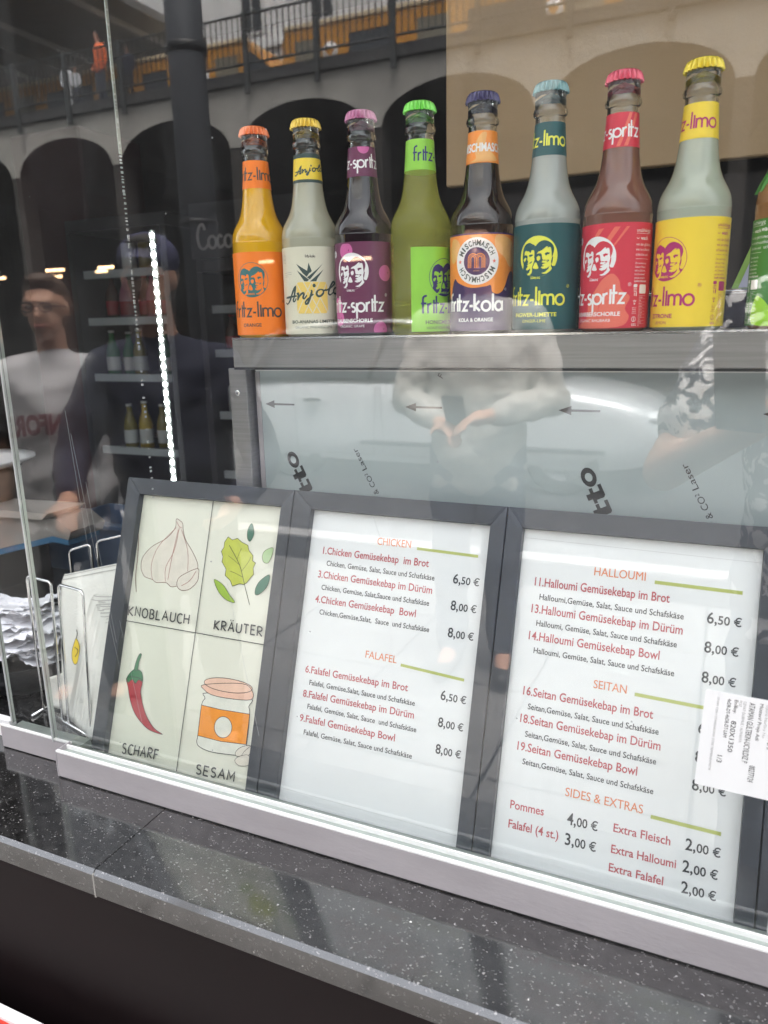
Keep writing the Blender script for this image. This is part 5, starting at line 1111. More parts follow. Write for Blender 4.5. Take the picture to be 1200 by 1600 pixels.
# ------------------------------------------------------------------ the street side, seen as reflections in the panes
V = lambda x, yv, z: (x, -yv, z)
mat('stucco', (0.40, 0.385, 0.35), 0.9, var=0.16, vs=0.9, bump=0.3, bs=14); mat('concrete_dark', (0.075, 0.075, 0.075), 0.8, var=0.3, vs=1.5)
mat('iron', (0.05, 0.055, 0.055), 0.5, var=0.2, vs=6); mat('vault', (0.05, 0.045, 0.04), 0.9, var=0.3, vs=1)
vd = empty('railway_viaduct', 'long pale plastered railway viaduct with dark round arches across the street', 'viaduct', V(-8, 16.4, GZ))
def vb(name, q, par=vd): o_ = q.build(name, par); o_.matrix_parent_inverse = Matrix.Translation(-par.location) if par is vd else Matrix(); return o_
YV = -16.4; SP = 3.8; X_0 = -19.15-3*SP
for k in range(14):
    xa = X_0+k*SP; xb = xa+SP; n = 18; q = MB(); pw = 0.17
    A = [(xa+pw+(SP-2*pw)*i/n, 4.38+0.84*math.sqrt(max(0, 1-(2*i/n-1)**2))) for i in range(n+1)]
    A = [(xa+pw+(SP-2*pw)*(0.5-0.5*cos(PI*i/n)), 4.38+0.84*sin(PI*i/n)) for i in range(n+1)]
    for (x1_, z1_), (x2_, z2_) in zip(A, A[1:]):
        q.face([(x1_, YV, z1_), (x2_, YV, z2_), (x2_, YV, 5.714), (x1_, YV, 5.714)], 'stucco')
    q.face([(xa, YV, 4.38), (xa+pw, YV, 4.38), (xa+pw, YV, 5.714), (xa, YV, 5.714)], 'stucco'); q.face([(xb-pw, YV, 4.38), (xb, YV, 4.38), (xb, YV, 5.714), (xb-pw, YV, 5.714)], 'stucco')
    vb('spandrel_wall', q)
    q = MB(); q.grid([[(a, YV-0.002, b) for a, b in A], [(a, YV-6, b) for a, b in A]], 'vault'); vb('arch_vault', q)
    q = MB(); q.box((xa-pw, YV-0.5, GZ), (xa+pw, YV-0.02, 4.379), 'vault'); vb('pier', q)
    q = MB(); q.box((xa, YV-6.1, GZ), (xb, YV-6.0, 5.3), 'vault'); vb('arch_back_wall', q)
    for xx in (xa+0.55, xa+0.55+SP/2):
        q = MB(); q.box((xx-0.06, YV+0.102, 5.48), (xx+0.06, YV+0.20, 7.20), 'iron', 0.01); vb('railing_post', q)
x0_, x1_ = X_0, X_0+14*SP
q = MB(); q.box((x0_, YV-0.25, 5.715), (x1_, YV+0.10, 5.985), 'concrete_dark', 0.02); vb('deck_edge', q)
q = MB(); q.box((x0_, YV-10, 5.8), (x1_, YV-0.251, 6.05), 'concrete_dark'); vb('deck', q)
for z_ in (6.12, 7.15):
    q = MB(); q.tube([(x0_, YV+0.15, z_), (x1_, YV+0.15, z_)], 0.03, 'iron', n=6); vb('railing_bar', q)
q = MB(); x_ = x0_
while x_ < x1_: q.box((x_-0.014, YV+0.14, 6.13), (x_+0.014, YV+0.16, 7.14), 'iron'); x_ += 0.155
o_ = vb('baluster_row', q); o_['kind'] = 'stuff'

mat('train_yellow', (0.62, 0.28, 0.035), 0.35, coat=0.4, var=0.05); mat('train_glass', (0.03, 0.035, 0.04), 0.1, coat=0.5); mat('train_door', (0.22, 0.20, 0.15), 0.4); mat('train_roof', (0.70, 0.55, 0.35), 0.5); mat('train_grey', (0.10, 0.10, 0.10), 0.6)
def train_car(x0, x1, label, nose, z0=6.25, z1=8.78, parts=()):
    t = empty('train_car', label, 'train', V((x0+x1)/2, 22.2, z0), group='yellow trains on the viaduct'); L = -t.location
    def B(n_, q): o_ = q.build(n_, t); o_.matrix_parent_inverse = Matrix.Translation(L); return o_
    yf = -22.0
    prof = [(x0, z0), (x1, z0), (x1, z1-0.25), (x1-0.12, z1), (x0+0.12, z1), (x0, z1-0.25)] if not nose else [(x0, z0), (x1, z0), (x1+0.05, z0+0.9), (x1-0.25, z0+1.7), (x1-1.1, z1), (x0+0.12, z1), (x0, z1-0.25)]
    q = MB(); q.prism(prof, yf-2.3, yf, 'train_yellow'); B('body', q)
    q = MB(); q.box((x0+0.1, yf-2.2, z1+0.001), (x1-(1.2 if nose else 0.1), yf+0.05, z1+0.14), 'train_roof', 0.03); B('roof', q)  # paler roof colour paints the sunlit top edge
    q = MB(); q.box((x0+0.1, yf+0.001, z0+0.05), (x1-0.1, yf+0.02, z0+0.3), 'train_grey'); B('skirt', q)
    for kind, a, b in parts:
        q = MB()
        if kind == 'D': q.box((a, yf+0.001, z0+0.35), (b, yf+0.03, z1-0.32), 'train_door', 0.02); d_ = B('door', q)
        if kind == 'W': q.box((a, yf+0.001, z0+1.05), (b, yf+0.02, z1-0.35), 'train_glass', 0.02); B('window', q)
        if kind == 'L':
            q.lathe([(0.26, 0), (0.26, 0.01), (0, 0.012)], 'white', n=20); o_ = q.build('round_logo', t); o_.location = Vector((a, yf+0.0015, b))+L; o_.rotation_euler = (-PI/2, 0, 0)
            q = MB(); q.prism([(0, -0.14), (0.15, 0.02), (0.10, 0.11), (0.03, 0.10), (0, 0.05), (-0.03, 0.10), (-0.10, 0.11), (-0.15, 0.02)], 0, 0.004, 'train_yellow'); o2 = q.build('heart_mark', o_); o2.rotation_euler = (PI/2, 0, 0); o2.location = (0, 0, 0.0165)
    if nose:
        q = MB(); q.prism([(x1-1.0, z1-0.3), (x1-0.35, z0+1.75), (x1-0.15, z0+1.1), (x1-1.3, z0+1.1), (x1-1.3, z1-0.35)], yf+0.001, yf+0.02, 'train_glass'); B('cab_window', q)
    return t
train_car(-13.40, 2.6, 'yellow train car on the right half of the viaduct, big dark windows', False, z1=8.86, parts=(('D', -12.95, -12.05), ('L', -11.74, 8.12), ('W', -11.1, -9.7), ('D', -8.9, -7.9), ('W', -7.4, -5.2), ('D', -4.7, -3.7), ('W', -3.2, -1.4), ('L', -5.0, 8.1), ('D', -0.9, 0.1), ('W', 0.5, 2.2)))
train_car(-31.0, -13.55, 'yellow train car with a sloping cab front on the left part of the viaduct', True, z1=8.84, parts=(('L', -16.45, 8.05), ('D', -15.95, -15.05), ('W', -18.9, -17.9), ('D', -20.6, -19.6), ('W', -23.4, -21.2), ('D', -25, -24), ('W', -28.4, -25.6)))

mat('facade', (0.84, 0.84, 0.83), 0.85, var=0.05, vs=0.6, bump=0.1); mat('win_dark', (0.05, 0.055, 0.06), 0.1); mat('win_frame', (0.7, 0.7, 0.68), 0.5)
bd = empty('apartment_building', 'pale tall apartment house behind the viaduct with rows of windows', 'building', V(-18, 33, GZ)); L = Matrix.Translation(-bd.location)
q = MB(); q.box((-58, -42, GZ), (14, -32, 24), 'facade'); o_ = q.build('wall', bd); o_.matrix_parent_inverse = L
wf = None
for i in range(16):
    for z_ in (9.5, 13.0, 16.5, 20.0):
        x_ = -46+i*3.6
        if wf is None:
            q = MB(); q.box((-0.62, -0.001, -0.05), (0.62, 0.10, 2.0), 'win_frame', 0.02); a_ = q.build('window', bd); wf = a_.data
            q = MB(); q.box((-0.5, 0.101, 0.05), (-0.03, 0.104, 1.88), 'win_dark'); q.box((0.03, 0.101, 0.05), (0.5, 0.104, 1.88), 'win_dark'); g_ = q.build('panes', a_); wg = g_.data
        else:
            a_ = bpy.data.objects.new('window', wf); COL.objects.link(a_); a_.parent = bd; g_ = bpy.data.objects.new('panes', wg); COL.objects.link(g_); g_.parent = a_
        a_.matrix_parent_inverse = L; a_.location = (x_, -31.999, z_)
for z_ in (12.3, 19.4):
    q = MB(); q.box((-58, -31.999, z_), (14, -31.8, z_+0.2), 'facade'); o_ = q.build('cornice', bd); o_.matrix_parent_inverse = L

# station roof over the platform on the viaduct, and the steel post on the pavement
mat('canvas', (0.17, 0.165, 0.16), 0.9, var=0.15, vs=3); mat('pole', (0.085, 0.09, 0.10), 0.45, 0.2, var=0.15, vs=5); mat('rib', (0.45, 0.45, 0.44), 0.5, 0.3)
rf_ = empty('station_roof', 'dark flat platform roof with pale ribs over the left end of the viaduct', 'roof', (-30, -21, 10.1)); L = Matrix.Translation(-rf_.location)
q = MB(); q.box((-52, -25.2, 10.2), (-18.5, -17.2, 10.5), 'canvas', 0.03); o_ = q.build('roof_slab', rf_); o_.matrix_parent_inverse = L
for i in range(9):
    x_ = -19.6-3.6*i
    q = MB(); q.box((x_-0.07, -25.1, 10.05), (x_+0.07, -17.3, 10.199), 'rib', 0.01); o_ = q.build('roof_rib', rf_); o_.matrix_parent_inverse = L
    if i % 2 == 0:
        q = MB(); q.box((x_-0.09, -24.8, 6.05), (x_+0.09, -24.6, 10.049), 'rib', 0.01); o_ = q.build('roof_column', rf_); o_.matrix_parent_inverse = L
sp_ = empty('steel_post', 'thick dark grey steel post with a clamp ring beside the pavement', 'post', (-2.39, -2.6, GZ+0.132))
q = MB(); q.lathe([(0.0, 0), (0.085, 0), (0.085, 5.2), (0, 5.2)], 'pole', n=28); q.build('shaft', sp_)
q = MB(); q.lathe([(0.0855, 2.60), (0.093, 2.605), (0.093, 2.64), (0.0855, 2.645)], 'black', n=28, cap=False); q.build('clamp_ring', sp_)
q = MB(); q.lathe([(0.0855, 1.86), (0.092, 1.865), (0.092, 1.88), (0.0855, 1.885)], 'black', n=28, cap=False); q.build('clamp_ring', sp_)

# warm tube lamps hanging inside the arches
for i, (x_, z_, l_, w_) in enumerate(((-19.65, 1.93, 1.36, 'long warm tube lamp, upper one of the pair at far left'), (-19.75, 1.74, 1.2, 'long warm tube lamp, lower one of the pair at far left'), (-17.26, 1.91, 0.58, 'short warm tube lamp, upper one of the second pair'), (-17.5, 1.81, 0.40, 'short warm tube lamp, lower one of the second pair'), (-21.7, 1.80, 0.3, 'short warm tube lamp cut off at the left edge'), (-11.8, 1.78, 0.75, 'warm tube lamp mirrored over the orange label'), (-8.8, 1.70, 0.9, 'warm tube lamp mirrored over the purple label'))):
    t = empty('tube_lamp', w_, 'lamp', V(x_, 17.6+0.05*(i % 2), z_), group='warm tube lamps inside the arches')
    q = MB(); q.tube([(-l_/2, 0, 0.0), (l_/2, 0, 0)], 0.042, 'lamp_warm' if i < 5 else 'lamp_dim', n=10); q.build('tube', t)
    q = MB(); q.box((-l_/2-0.03, -0.04, 0.043), (l_/2+0.03, 0.04, 0.09), 'dkgrey', 0.006); q.build('housing', t)
    for sx_ in (-1, 1): q = MB(); q.tube([(sx_*l_*0.4, 0, 0.09), (sx_*l_*0.4, 0, 3.1)], 0.006, 'black', n=5); q.build('cable', t)

# ------------------------------------------------------------------ people
mat('skin', (0.52, 0.29, 0.20), 0.5, var=0.05, vs=20); mat('hair_dark', (0.025, 0.018, 0.013), 0.6, bump=0.5, bs=90); mat('hair_brown', (0.07, 0.04, 0.025), 0.6, bump=0.5, bs=90)
mat('eye', (0.03, 0.02, 0.02), 0.2); mat('lips', (0.42, 0.16, 0.13), 0.5); mat('jeans', (0.05, 0.06, 0.09), 0.8, var=0.1); mat('trousers', (0.03, 0.03, 0.035), 0.8); mat('shoe', (0.03, 0.03, 0.03), 0.5)
mat('tee_white', (0.42, 0.41, 0.42), 0.85, var=0.04, vs=8); mat('shirt_beige', (0.46, 0.435, 0.40), 0.85, var=0.10, vs=5, bump=1.0, bs=5); mat('navy_cloth', (0.018, 0.02, 0.04), 0.85, var=0.1); mat('cap_navy2', (0.035, 0.035, 0.09), 0.7); mat('orange_cloth', (0.75, 0.14, 0.03), 0.85); mat('white_cloth', (0.62, 0.63, 0.66), 0.85)
mat('print_maroon', (0.12, 0.02, 0.03), 0.8)
def floral():
    m_ = bpy.data.materials.new('floral'); m_.use_nodes = True; t = m_.node_tree; p = t.nodes['Principled BSDF']; p.inputs['Roughness'].default_value = 0.85
    tc = node(t, 'ShaderNodeTexCoord'); nz = node(t, 'ShaderNodeTexNoise', Scale=19.0, Detail=2.0, Distortion=1.8); t.links.new(tc.outputs['Object'], nz.inputs['Vector'])
    cr_ = node(t, 'ShaderNodeValToRGB'); e = cr_.color_ramp.elements; e[0].position = 0.50; e[0].color = (0.03, 0.035, 0.06, 1); e[1].position = 0.53; e[1].color = (0.85, 0.84, 0.84, 1)
    t.links.new(nz.outputs['Fac'], cr_.inputs[0]); t.links.new(cr_.outputs[0], p.inputs['Base Color']); MATS['floral'] = m_
floral()
def ico(c, r, sub=2):
    import bmesh
    b = bmesh.new(); bmesh.ops.create_icosphere(b, subdivisions=sub, radius=1.0); V_ = [(c[0]+v.co.x*r[0], c[1]+v.co.y*r[1], c[2]+v.co.z*r[2]) for v in b.verts]; F_ = [tuple(v.index for v in f.verts) for f in b.faces]; b.free(); return V_, F_
ICO = ico((0, 0, 0), (1, 1, 1))
def flesh(name, caps, balls, mt, par, vox):
    """limbs and masses grown together into one smooth surface"""
    v = []; f = []
    def addball(c, r):
        i = len(v); v.extend([(c[0]+a*r[0], c[1]+b*r[1], c[2]+d*r[2]) for a, b, d in ICO[0]]); f.extend([tuple(i+j for j in t) for t in ICO[1]])
    for p, q, r0, r1 in caps:
        p = Vector(p); q = Vector(q); n = max(2, int((q-p).length/(min(r0, r1)*0.45))+1)
        n = min(n, 14)
        for k in range(n+1):
            t = k/n; c = p.lerp(q, t); r = r0+(r1-r0)*t; addball(c, (r, r, r))
        t = (q-p).normalized(); a = t.orthogonal().normalized(); b = t.cross(a); i = len(v); m_ = 14
        for c, r in ((p, r0), (q, r1)): v.extend([tuple(c+(a*cos(2*PI*k/m_)+b*sin(2*PI*k/m_))*r) for k in range(m_)])
        f.extend([(i+k, i+(k+1) % m_, i+m_+(k+1) % m_, i+m_+k) for k in range(m_)]); f.append(tuple(i+k for k in range(m_))[::-1]); f.append(tuple(i+m_+k for k in range(m_)))
    for c, r in balls: addball(c, r)
    me = bpy.data.meshes.new(name); me.from_pydata(v, [], f); me.materials.append(MATS[mt]); me.update()
    o_ = bpy.data.objects.new(name, me); COL.objects.link(o_); o_.parent = par
    r_ = o_.modifiers.new('remesh', 'REMESH'); r_.mode = 'VOXEL'; r_.voxel_size = vox; r_.use_smooth_shade = True
    s_ = o_.modifiers.new('smooth', 'SMOOTH'); s_.factor = 0.6; s_.iterations = 10
    if name in ('shirt', 'trousers', 'hair') and vox < 0.02:
        tx = bpy.data.textures.get('folds') or bpy.data.textures.new('folds', 'CLOUDS'); tx.noise_scale = 0.085; tx.noise_depth = 2
        d_ = o_.modifiers.new('folds', 'DISPLACE'); d_.texture = tx; d_.strength = 0.032 if name != 'hair' else 0.02; d_.mid_level = 0.5
    return o_
def hand(wr, el, palm, sc, curl):
    """palm, four unequal bent fingers and a thumb leaving the side of the palm"""
    wr = Vector(wr); d = (wr-Vector(el)).normalized(); n = Vector(palm); n = (n-d*n.dot(d)).normalized(); s_ = d.cross(n)
    caps = [(wr, wr+d*0.045*sc, 0.026*sc, 0.030*sc), (wr+d*0.02*sc+s_*0.018*sc, wr+d*0.08*sc+s_*0.026*sc, 0.017*sc, 0.014*sc), (wr+d*0.02*sc-s_*0.018*sc, wr+d*0.08*sc-s_*0.026*sc, 0.017*sc, 0.013*sc), (wr+d*0.03*sc, wr+d*0.085*sc, 0.02*sc, 0.015*sc)]
    for k, ln in enumerate((0.068, 0.078, 0.072, 0.056)):
        p = wr+d*0.085*sc+s_*(0.028-0.0185*k)*sc; dd = d.copy()
        for j, fr_ in enumerate((0.45, 0.32, 0.23)):
            dd = (dd*cos(curl)+n*sin(curl)).normalized(); q = p+dd*ln*fr_*sc; caps.append((p, q, (0.0088-0.0008*j)*sc, (0.0082-0.0008*j)*sc)); p = q
    p = wr+d*0.03*sc+s_*0.028*sc; dd = (d*0.65+s_*0.7+n*0.25).normalized()
    for ln in (0.036, 0.030): q = p+dd*ln*sc; caps.append((p, q, 0.0115*sc, 0.0095*sc)); p = q; dd = (dd+n*0.4+d*0.3).normalized()
    return caps
def person(label, x, y, yaw, top, cloth, legs, hair, hands=None, elbows=None, vox=0.014, hat=None, glasses=False, group=None, sleeves=0.5, z0=GZ+0.132, lean=0.0, open_shirt=False, detail=True):
    """facing the kiosk (+y) when yaw = 0; top = height in metres"""
    k = top/1.75; P = empty('person', label, 'person', (x, y, z0), (0, 0, yaw), group)
    S = lambda a, b, c: (a*k, (b+lean*max(0, c-0.9))*k, c*k)
    hip, chest, nk, hd_ = S(0, 0, 0.93), S(0, 0.0, 1.28), S(0, -0.005, 1.47), S(0, 0.025, 1.63)
    sh = [S(sx*0.185, -0.01, 1.375) for sx in (-1, 1)]
    el = [S(*e) for e in (elbows or ((-0.27, -0.03, 1.10), (0.27, -0.03, 1.10)))]; ha = [S(*h) for h in (hands or ((-0.27, 0.06, 0.84), (0.27, 0.06, 0.84)))]
    caps = [(hip, chest, 0.125*k, 0.13*k), (chest, nk, 0.115*k, 0.058*k), (nk, S(0, 0.012, 1.55), 0.054*k, 0.056*k)]
    for s_, e, h in zip(sh, el, ha):
        caps += [(S(0, 0, 1.38), s_, 0.08*k, 0.055*k), (s_, e, 0.050*k, 0.040*k), (e, h, 0.040*k, 0.027*k)]
        if detail: caps += hand(h, e, (0, 0.35, -1) if h[2] > 1.0*k else (-h[0], 0.3, 0), k, 0.38)
        else: caps += [(h, tuple(a+(a-b)*0.3 for a, b in zip(h, e)), 0.03*k, 0.02*k)]
    feet = []
    for sx in (-1, 1):
        hp, kn, an = S(sx*0.09, 0, 0.9), S(sx*0.10, 0.02, 0.49), S(sx*0.105, -0.02, 0.09)
        caps += [(hp, kn, 0.085*k, 0.056*k), (kn, an, 0.054*k, 0.038*k), (an, S(sx*0.12, 0.13, 0.045), 0.036*k, 0.03*k)]; feet.append((an, S(sx*0.12, 0.13, 0.045)))
    hx, hy, hz = hd_; B = lambda a, b, c: (hx+a*k, hy+b*k, hz+c*k); R3 = lambda a, b, c: (a*k, b*k, c*k)
    balls = [(B(0, -0.005, 0.025), R3(0.077, 0.094, 0.095)), (B(0, 0.022, -0.045), R3(0.058, 0.068, 0.072)), (B(0, 0.055, -0.098), R3(0.026, 0.024, 0.020))]
    if detail:
        balls += [(B(0, 0.098, -0.022), R3(0.012, 0.016, 0.024)), (B(0, 0.106, -0.036), R3(0.016, 0.012, 0.010)), (B(-0.079, 0, -0.01), R3(0.010, 0.018, 0.030)), (B(0.079, 0, -0.01), R3(0.010, 0.018, 0.030)), (B(0, 0.082, 0.022), R3(0.048, 0.014, 0.010))]
    flesh('body', caps, balls, 'skin', P, vox*0.75 if detail else vox)
    if detail:
        for sx in (-1, 1):
            q = MB(); q.v, q.f = [tuple(c+d*r for c, d, r in zip(B(sx*0.031, 0.085, 0.0), v_, R3(0.013, 0.008, 0.008))) for v_ in ICO[0]], list(ICO[1]); q.m = [q.mi('eye')]*len(q.f); q.sm = [True]*len(q.f); q.build('eye', P)
        q = MB(); q.v, q.f = [tuple(c+d*r for c, d, r in zip(B(0, 0.086, -0.066), v_, R3(0.024, 0.009, 0.007))) for v_ in ICO[0]], list(ICO[1]); q.m = [q.mi('lips')]*len(q.f); q.sm = [True]*len(q.f); q.build('mouth', P)
    flesh('hair', [], [(B(0, -0.018, 0.045), R3(0.085, 0.096, 0.088)), (B(0, -0.045, 0.0), R3(0.084, 0.07, 0.09)), (B(0, 0.05, 0.095), R3(0.055, 0.045, 0.03))], hair, P, vox)
    # shirt
    g = 0.016*k; sc_ = [(S(0, 0, 0.90), chest, 0.145*k, 0.148*k), (chest, S(0, -0.005, 1.42), 0.132*k, 0.085*k), (S(-0.06, 0, 0.9), S(-0.07, 0, 1.32), 0.12*k, 0.115*k), (S(0.06, 0, 0.9), S(0.07, 0, 1.32), 0.12*k, 0.115*k), (S(-0.09, 0, 0.86), S(0.09, 0, 0.86), 0.10*k, 0.10*k), (S(-0.12, 0.05, 0.80), S(0.12, 0.05, 0.80), 0.05*k, 0.05*k), (S(-0.12, -0.05, 0.80), S(0.12, -0.05, 0.80), 0.05*k, 0.05*k)]
    for s_, e, h in zip(sh, el, ha):
        sc_ += [(S(0, 0, 1.395), s_, 0.088*k, 0.070*k)]
        if sleeves <= 0.5: sc_ += [(s_, tuple(a+(b-a)*sleeves*1.3 for a, b in zip(s_, e)), 0.072*k, 0.068*k)]
        else: sc_ += [(s_, e, 0.072*k, 0.060*k), (e, tuple(a+(b-a)*(sleeves-0.05) for a, b in zip(e, h)), 0.058*k, 0.046*k)]
    flesh('shirt', sc_, [], cloth, P, vox)
    lg = [(S(0, 0, 0.98), S(0, 0, 0.90), 0.135*k, 0.135*k)]
    for sx in (-1, 1): lg += [(S(sx*0.085, 0, 0.92), S(sx*0.10, 0.02, 0.49), 0.102*k, 0.078*k), (S(sx*0.10, 0.02, 0.49), S(sx*0.105, -0.02, 0.10), 0.076*k, 0.062*k)]
    flesh('trousers', lg, [], legs, P, vox*1.2)
    for an, to in feet: flesh('shoe', [((an[0], an[1]-0.03*k, 0.05*k), (to[0], to[1]+0.02*k, 0.040*k), 0.048*k, 0.038*k)], [], 'shoe', P, vox)
    if hat:
        flesh('cap', [], [(B(0, -0.012, 0.055), R3(0.092, 0.104, 0.080)), (B(0, 0.11, 0.045), R3(0.062, 0.070, 0.008))], hat, P, vox*0.6)
    if glasses:
        G_ = MB()
        for sx in (-1, 1): G_.tube([B(sx*0.032+0.022*cos(a), 0.104, 0.0+0.017*sin(a)) for a in [2*PI*j/14 for j in range(15)]], 0.0022, 'black', n=5)
        G_.tube([B(-0.010, 0.106, 0.003), B(0.010, 0.106, 0.003)], 0.002, 'black', n=5)
        for sx in (-1, 1): G_.tube([B(sx*0.054, 0.104, 0.003), B(sx*0.080, 0.0, 0.004)], 0.002, 'black', n=5)
        G_.build('glasses', P)
    return P
E_UP = ((-0.25, 0.03, 1.09), (0.25, 0.03, 1.09))
# man in a printed pale shirt, at the left
pt = person('person in a pale college print tee and glasses standing at the window left', -2.10, -1.36, math.radians(-30), 1.56, 'tee_white', 'trousers', 'hair_brown', glasses=True, sleeves=0.5, vox=0.010)
s = Sheet(); s.text('STANFORD', 0, -0.02, 0.062, 'print_maroon', w=0.30, align='C', bold=0.05)
kk = 1.56/1.75
s.build('shirt_print', pt, lambda u, v, l: (-u, 0.163*kk-(u*u)*1.15-0.004+0.004, 1.20*kk+v-u*u*0.6))
person('person in navy cap and dark clothes leaning over the counter', -1.50, -1.22, math.radians(-25), 1.62, 'navy_cloth', 'trousers', 'hair_dark', hands=((-0.22, 0.33, 1.02), (0.25, 0.36, 1.0)), elbows=((-0.30, 0.06, 1.10), (0.31, 0.08, 1.08)), hat='cap_navy2', sleeves=0.9, lean=0.12)
person('person in an open cream shirt holding a phone in both hands', -0.84, -2.15, math.radians(-8), 1.74, 'shirt_beige', 'jeans', 'hair_dark', hands=((-0.10, 0.22, 1.04), (0.07, 0.25, 1.07)), elbows=((-0.28, 0.00, 1.10), (0.28, 0.00, 1.10)), sleeves=0.9, vox=0.011)
ph2 = empty('mobile_phone', 'dark phone held by the person in the cream shirt', 'phone', (-0.835, -1.862, GZ+0.132+1.085), (math.radians(-40), 0, math.radians(-8)))
q = MB(); q.box((-0.037, -0.004, -0.075), (0.037, 0.004, 0.075), 'black', 0.003); q.build('phone_body', ph2)
person('person in a floral print shirt taking the picture with a phone', 0.22, -1.02, math.radians(-6), 1.74, 'floral', 'jeans', 'hair_brown', hands=((-0.20, 0.27, 1.22), (-0.02, 0.29, 1.20)), elbows=((-0.33, 0.08, 1.10), (0.22, 0.12, 1.05)), sleeves=0.5, vox=0.013)
ph = empty('mobile_phone', 'phone of the picture taker held up to the glass', 'phone', (0.012, -0.628, -0.052), (math.radians(-13), 0, math.radians(24)))
q = MB(); q.box((-0.036, -0.004, -0.11), (0.036, 0.004, 0.036), 'black', 0.003); q.build('phone_body', ph)
q = MB(); q.lathe([(0.006, 0), (0.006, 0.0015), (0, 0.0015)], 'dkgrey', n=14); o_ = q.build('camera_lens', ph); o_.location = (-0.02, 0.0042, 0.02); o_.rotation_euler = (-PI/2, 0, 0)
# passers-by on the viaduct walkway
D6 = 6.1
person('person in an orange jacket standing at the viaduct railing', -16.35, -17.2, 0.3, 1.85, 'orange_cloth', 'jeans', 'hair_dark', sleeves=0.9, vox=0.03, z0=D6, detail=False, group='people on the viaduct walkway')
person('smaller person in white clothes beside the orange jacket on the viaduct', -17.5, -17.1, -0.2, 1.25, 'white_cloth', 'white_cloth', 'hair_dark', sleeves=0.9, vox=0.03, z0=D6, detail=False, group='people on the viaduct walkway')
person('second small person in white, nearer the viaduct railing', -17.05, -17.0, 0.2, 1.05, 'white_cloth', 'jeans', 'hair_dark', sleeves=0.9, vox=0.03, z0=D6, detail=False, group='people on the viaduct walkway')
person('person in dark clothes right of the orange jacket on the viaduct', -15.3, -17.1, 0.0, 1.35, 'navy_cloth', 'trousers', 'hair_dark', sleeves=0.9, vox=0.03, z0=D6, detail=False, group='people on the viaduct walkway')

# ------------------------------------------------------------------ silver car at the kerb
mat('car_paint', (0.62, 0.64, 0.66), 0.25, 0.15, coat=0.8); mat('car_glass', (0.02, 0.025, 0.03), 0.05, coat=0.5); mat('tyre', (0.02, 0.02, 0.02), 0.8); mat('rim', (0.22, 0.22, 0.23), 0.3, 0.8); mat('lens', (0.75, 0.78, 0.80), 0.1, coat=0.8); mat('car_trim', (0.03, 0.03, 0.032), 0.5)
car = empty('parked_car', 'silver family car parked at the kerb behind the customers, facing right', 'car', (-2.65, -6.9, GZ)); L = Matrix.Translation(-car.location)
ST = [(-4.85, .50, .86, .70), (-4.80, .34, .98, .80), (-4.5, .26, 1.05, .87), (-3.9, .22, 1.06, .90), (-3.0, .22, 1.05, .91), (-2.2, .22, 1.03, .91), (-1.5, .22, 1.00, .90), (-1.0, .23, .93, .88), (-0.65, .26, .84, .83), (-0.48, .33, .74, .74), (-0.43, .42, .66, .64)]
def sect(x, zb, zt, w):
    cy_ = -6.9; pts = [(-w*0.92, zb), (-w, zb+0.14), (-w*1.0, zb+(zt-zb)*0.55), (-w*0.97, zt-0.10), (-w*0.86, zt), (0, zt+0.035), (w*0.86, zt), (w*0.97, zt-0.10), (w, zb+(zt-zb)*0.55), (w, zb+0.14), (w*0.92, zb)]
    return [(x, cy_+a, GZ+b) for a, b in pts]
q = MB(); rows = [sect(*s_) for s_ in ST]; q.grid(rows, 'car_paint'); q.face(rows[0], 'car_paint'); q.face(rows[-1][::-1], 'car_paint')
bo = q.build('body', car); bo.matrix_parent_inverse = L; sb = bo.modifiers.new('subdiv', 'SUBSURF'); sb.levels = sb.render_levels = 2
GS = [(-4.72, 1.02, 1.04, .78), (-4.45, 1.02, 1.42, .72), (-3.9, 1.02, 1.53, .70), (-3.0, 1.02, 1.55, .70), (-2.3, 1.02, 1.48, .69), (-1.7, 1.0, 1.18, .72), (-1.35, .98, 1.0, .74)]
def cab(x, zb, zt, w): return [(x, -6.9+a, GZ+b) for a, b in ((-0.86, zb), (-w-0.02, (zb+zt)/2), (-w*0.9, zt), (0, zt+0.03), (w*0.9, zt), (w+0.02, (zb+zt)/2), (0.86, zb))]
q = MB(); q.grid([cab(*s_) for s_ in GS], 'car_glass'); gh = q.build('windows', car); gh.matrix_parent_inverse = L
q = MB(); q.grid([[(x, -6.9+w_*w*0.93, GZ+zt+0.012+0.03*(1-abs(w_))) for w_ in (-1, -.6, 0, .6, 1)] for x, zb, zt, w in GS[1:5]], 'car_paint'); rf = q.build('roof', car); rf.matrix_parent_inverse = L
sd = rf.modifiers.new('thick', 'SOLIDIFY'); sd.thickness = 0.03
for xs_ in ((-4.5, -4.2), (-3.15, -3.05), (-2.05, -1.7)):
    q = MB(); q.tube([(xs_[0] if xs_[0] != -2.05 else -1.5, -6.05, GZ+1.02), (xs_[1] if xs_[0] != -2.05 else -2.25, -6.2, GZ+1.5)], 0.03, 'car_trim', n=6); a_ = q.build('pillar', car); a_.matrix_parent_inverse = L
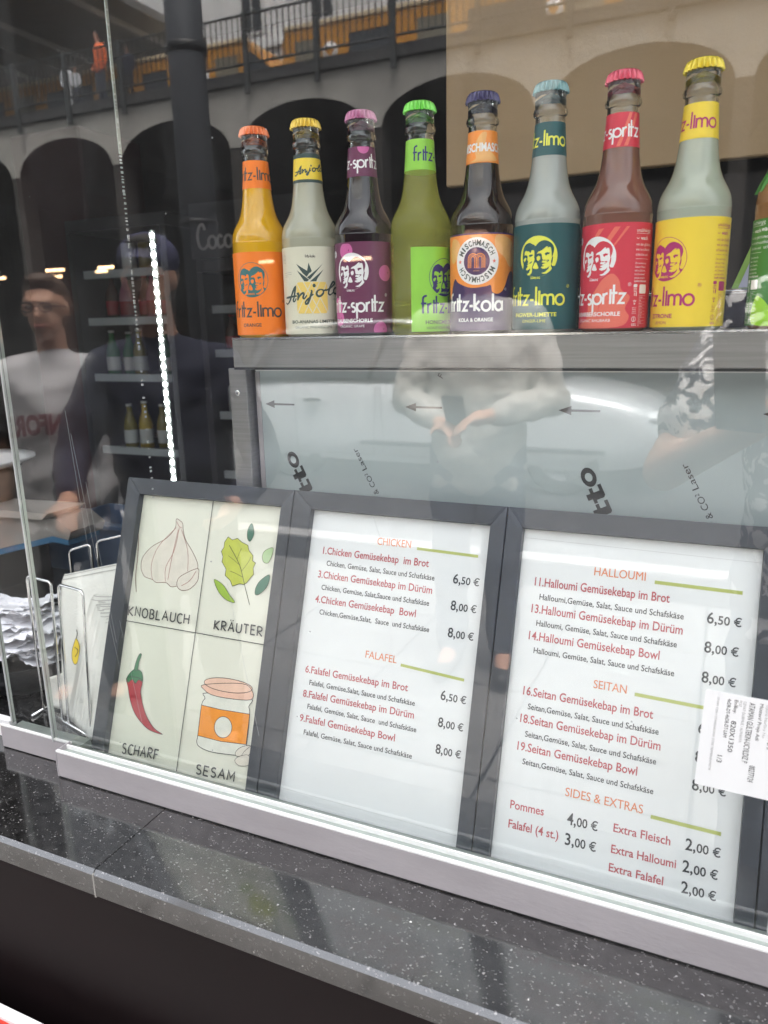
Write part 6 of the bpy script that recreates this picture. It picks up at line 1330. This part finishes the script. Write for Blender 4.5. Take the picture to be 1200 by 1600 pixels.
for x_ in (-4.02, -1.28):
    for yy in (-6.14, -7.66):
        q = MB(); q.lathe([(0.20, -0.1), (0.30, -0.11), (0.325, -0.08), (0.325, 0.08), (0.30, 0.11), (0.20, 0.1)], 'tyre', n=36, cap=False); w_ = q.build('wheel', car); w_.rotation_euler = (PI/2, 0, 0); w_.location = Vector((x_, yy-0.02, GZ+0.325))-car.location
        q = MB(); q.lathe([(0.0, 0.06), (0.05, 0.07), (0.06, 0.05), (0.19, 0.06), (0.205, 0.09), (0.205, -0.09)], 'rim', n=30, cap=False)
        for a_ in range(5): q.tube([(0.05*cos(a_*2*PI/5), 0.05*sin(a_*2*PI/5), 0.075), (0.19*cos(a_*2*PI/5), 0.19*sin(a_*2*PI/5), 0.08)], 0.014, 'rim', n=6)
        r_ = q.build('rim', w_); r_.rotation_euler = (PI if yy > -7 else 0, 0, 0)
for x0_, x1_ in ((-3.95, -3.05), (-3.0, -2.0)):
    q = MB(); q.tube([(x0_, -5.985, GZ+0.95), (x0_+0.03, -5.975, GZ+0.3), (x1_-0.03, -5.975, GZ+0.3), (x1_, -5.985, GZ+0.95)], 0.004, 'car_trim', n=5); a_ = q.build('door_seam', car); a_.matrix_parent_inverse = L
    q = MB(); q.box((x0_+0.12, -5.985, GZ+0.80), (x0_+0.30, -5.94, GZ+0.83), 'car_trim', 0.005); a_ = q.build('door_handle', car); a_.matrix_parent_inverse = L
q = MB(); q.box((-3.2, -5.92, GZ+0.40), (-0.9, -5.975, GZ+0.44), 'car_trim', 0.008); a_ = q.build('side_moulding', car); a_.matrix_parent_inverse = L
for yy in (-6.30, -7.5):
    q = MB(); q.v = [(-0.56+v_[0]*0.10, yy+v_[1]*0.17, GZ+0.69+v_[2]*0.07) for v_ in ICO[0]]; q.f = list(ICO[1]); q.m = [q.mi('lens')]*len(q.f); q.sm = [True]*len(q.f); a_ = q.build('headlight', car); a_.matrix_parent_inverse = L
q = MB(); q.box((-1.9, -5.86, GZ+0.98), (-1.72, -5.66, GZ+1.10), 'car_paint', 0.03); a_ = q.build('side_mirror', car); a_.matrix_parent_inverse = L

# ------------------------------------------------------------------ fine wear on the road
q = MB(); q.box((-60, -9.6, GZ+0.004), (30, -9.48, GZ+0.008), mat('road_paint', (0.7, 0.7, 0.68), 0.7, var=0.1)); struct(q.build('road_marking'))
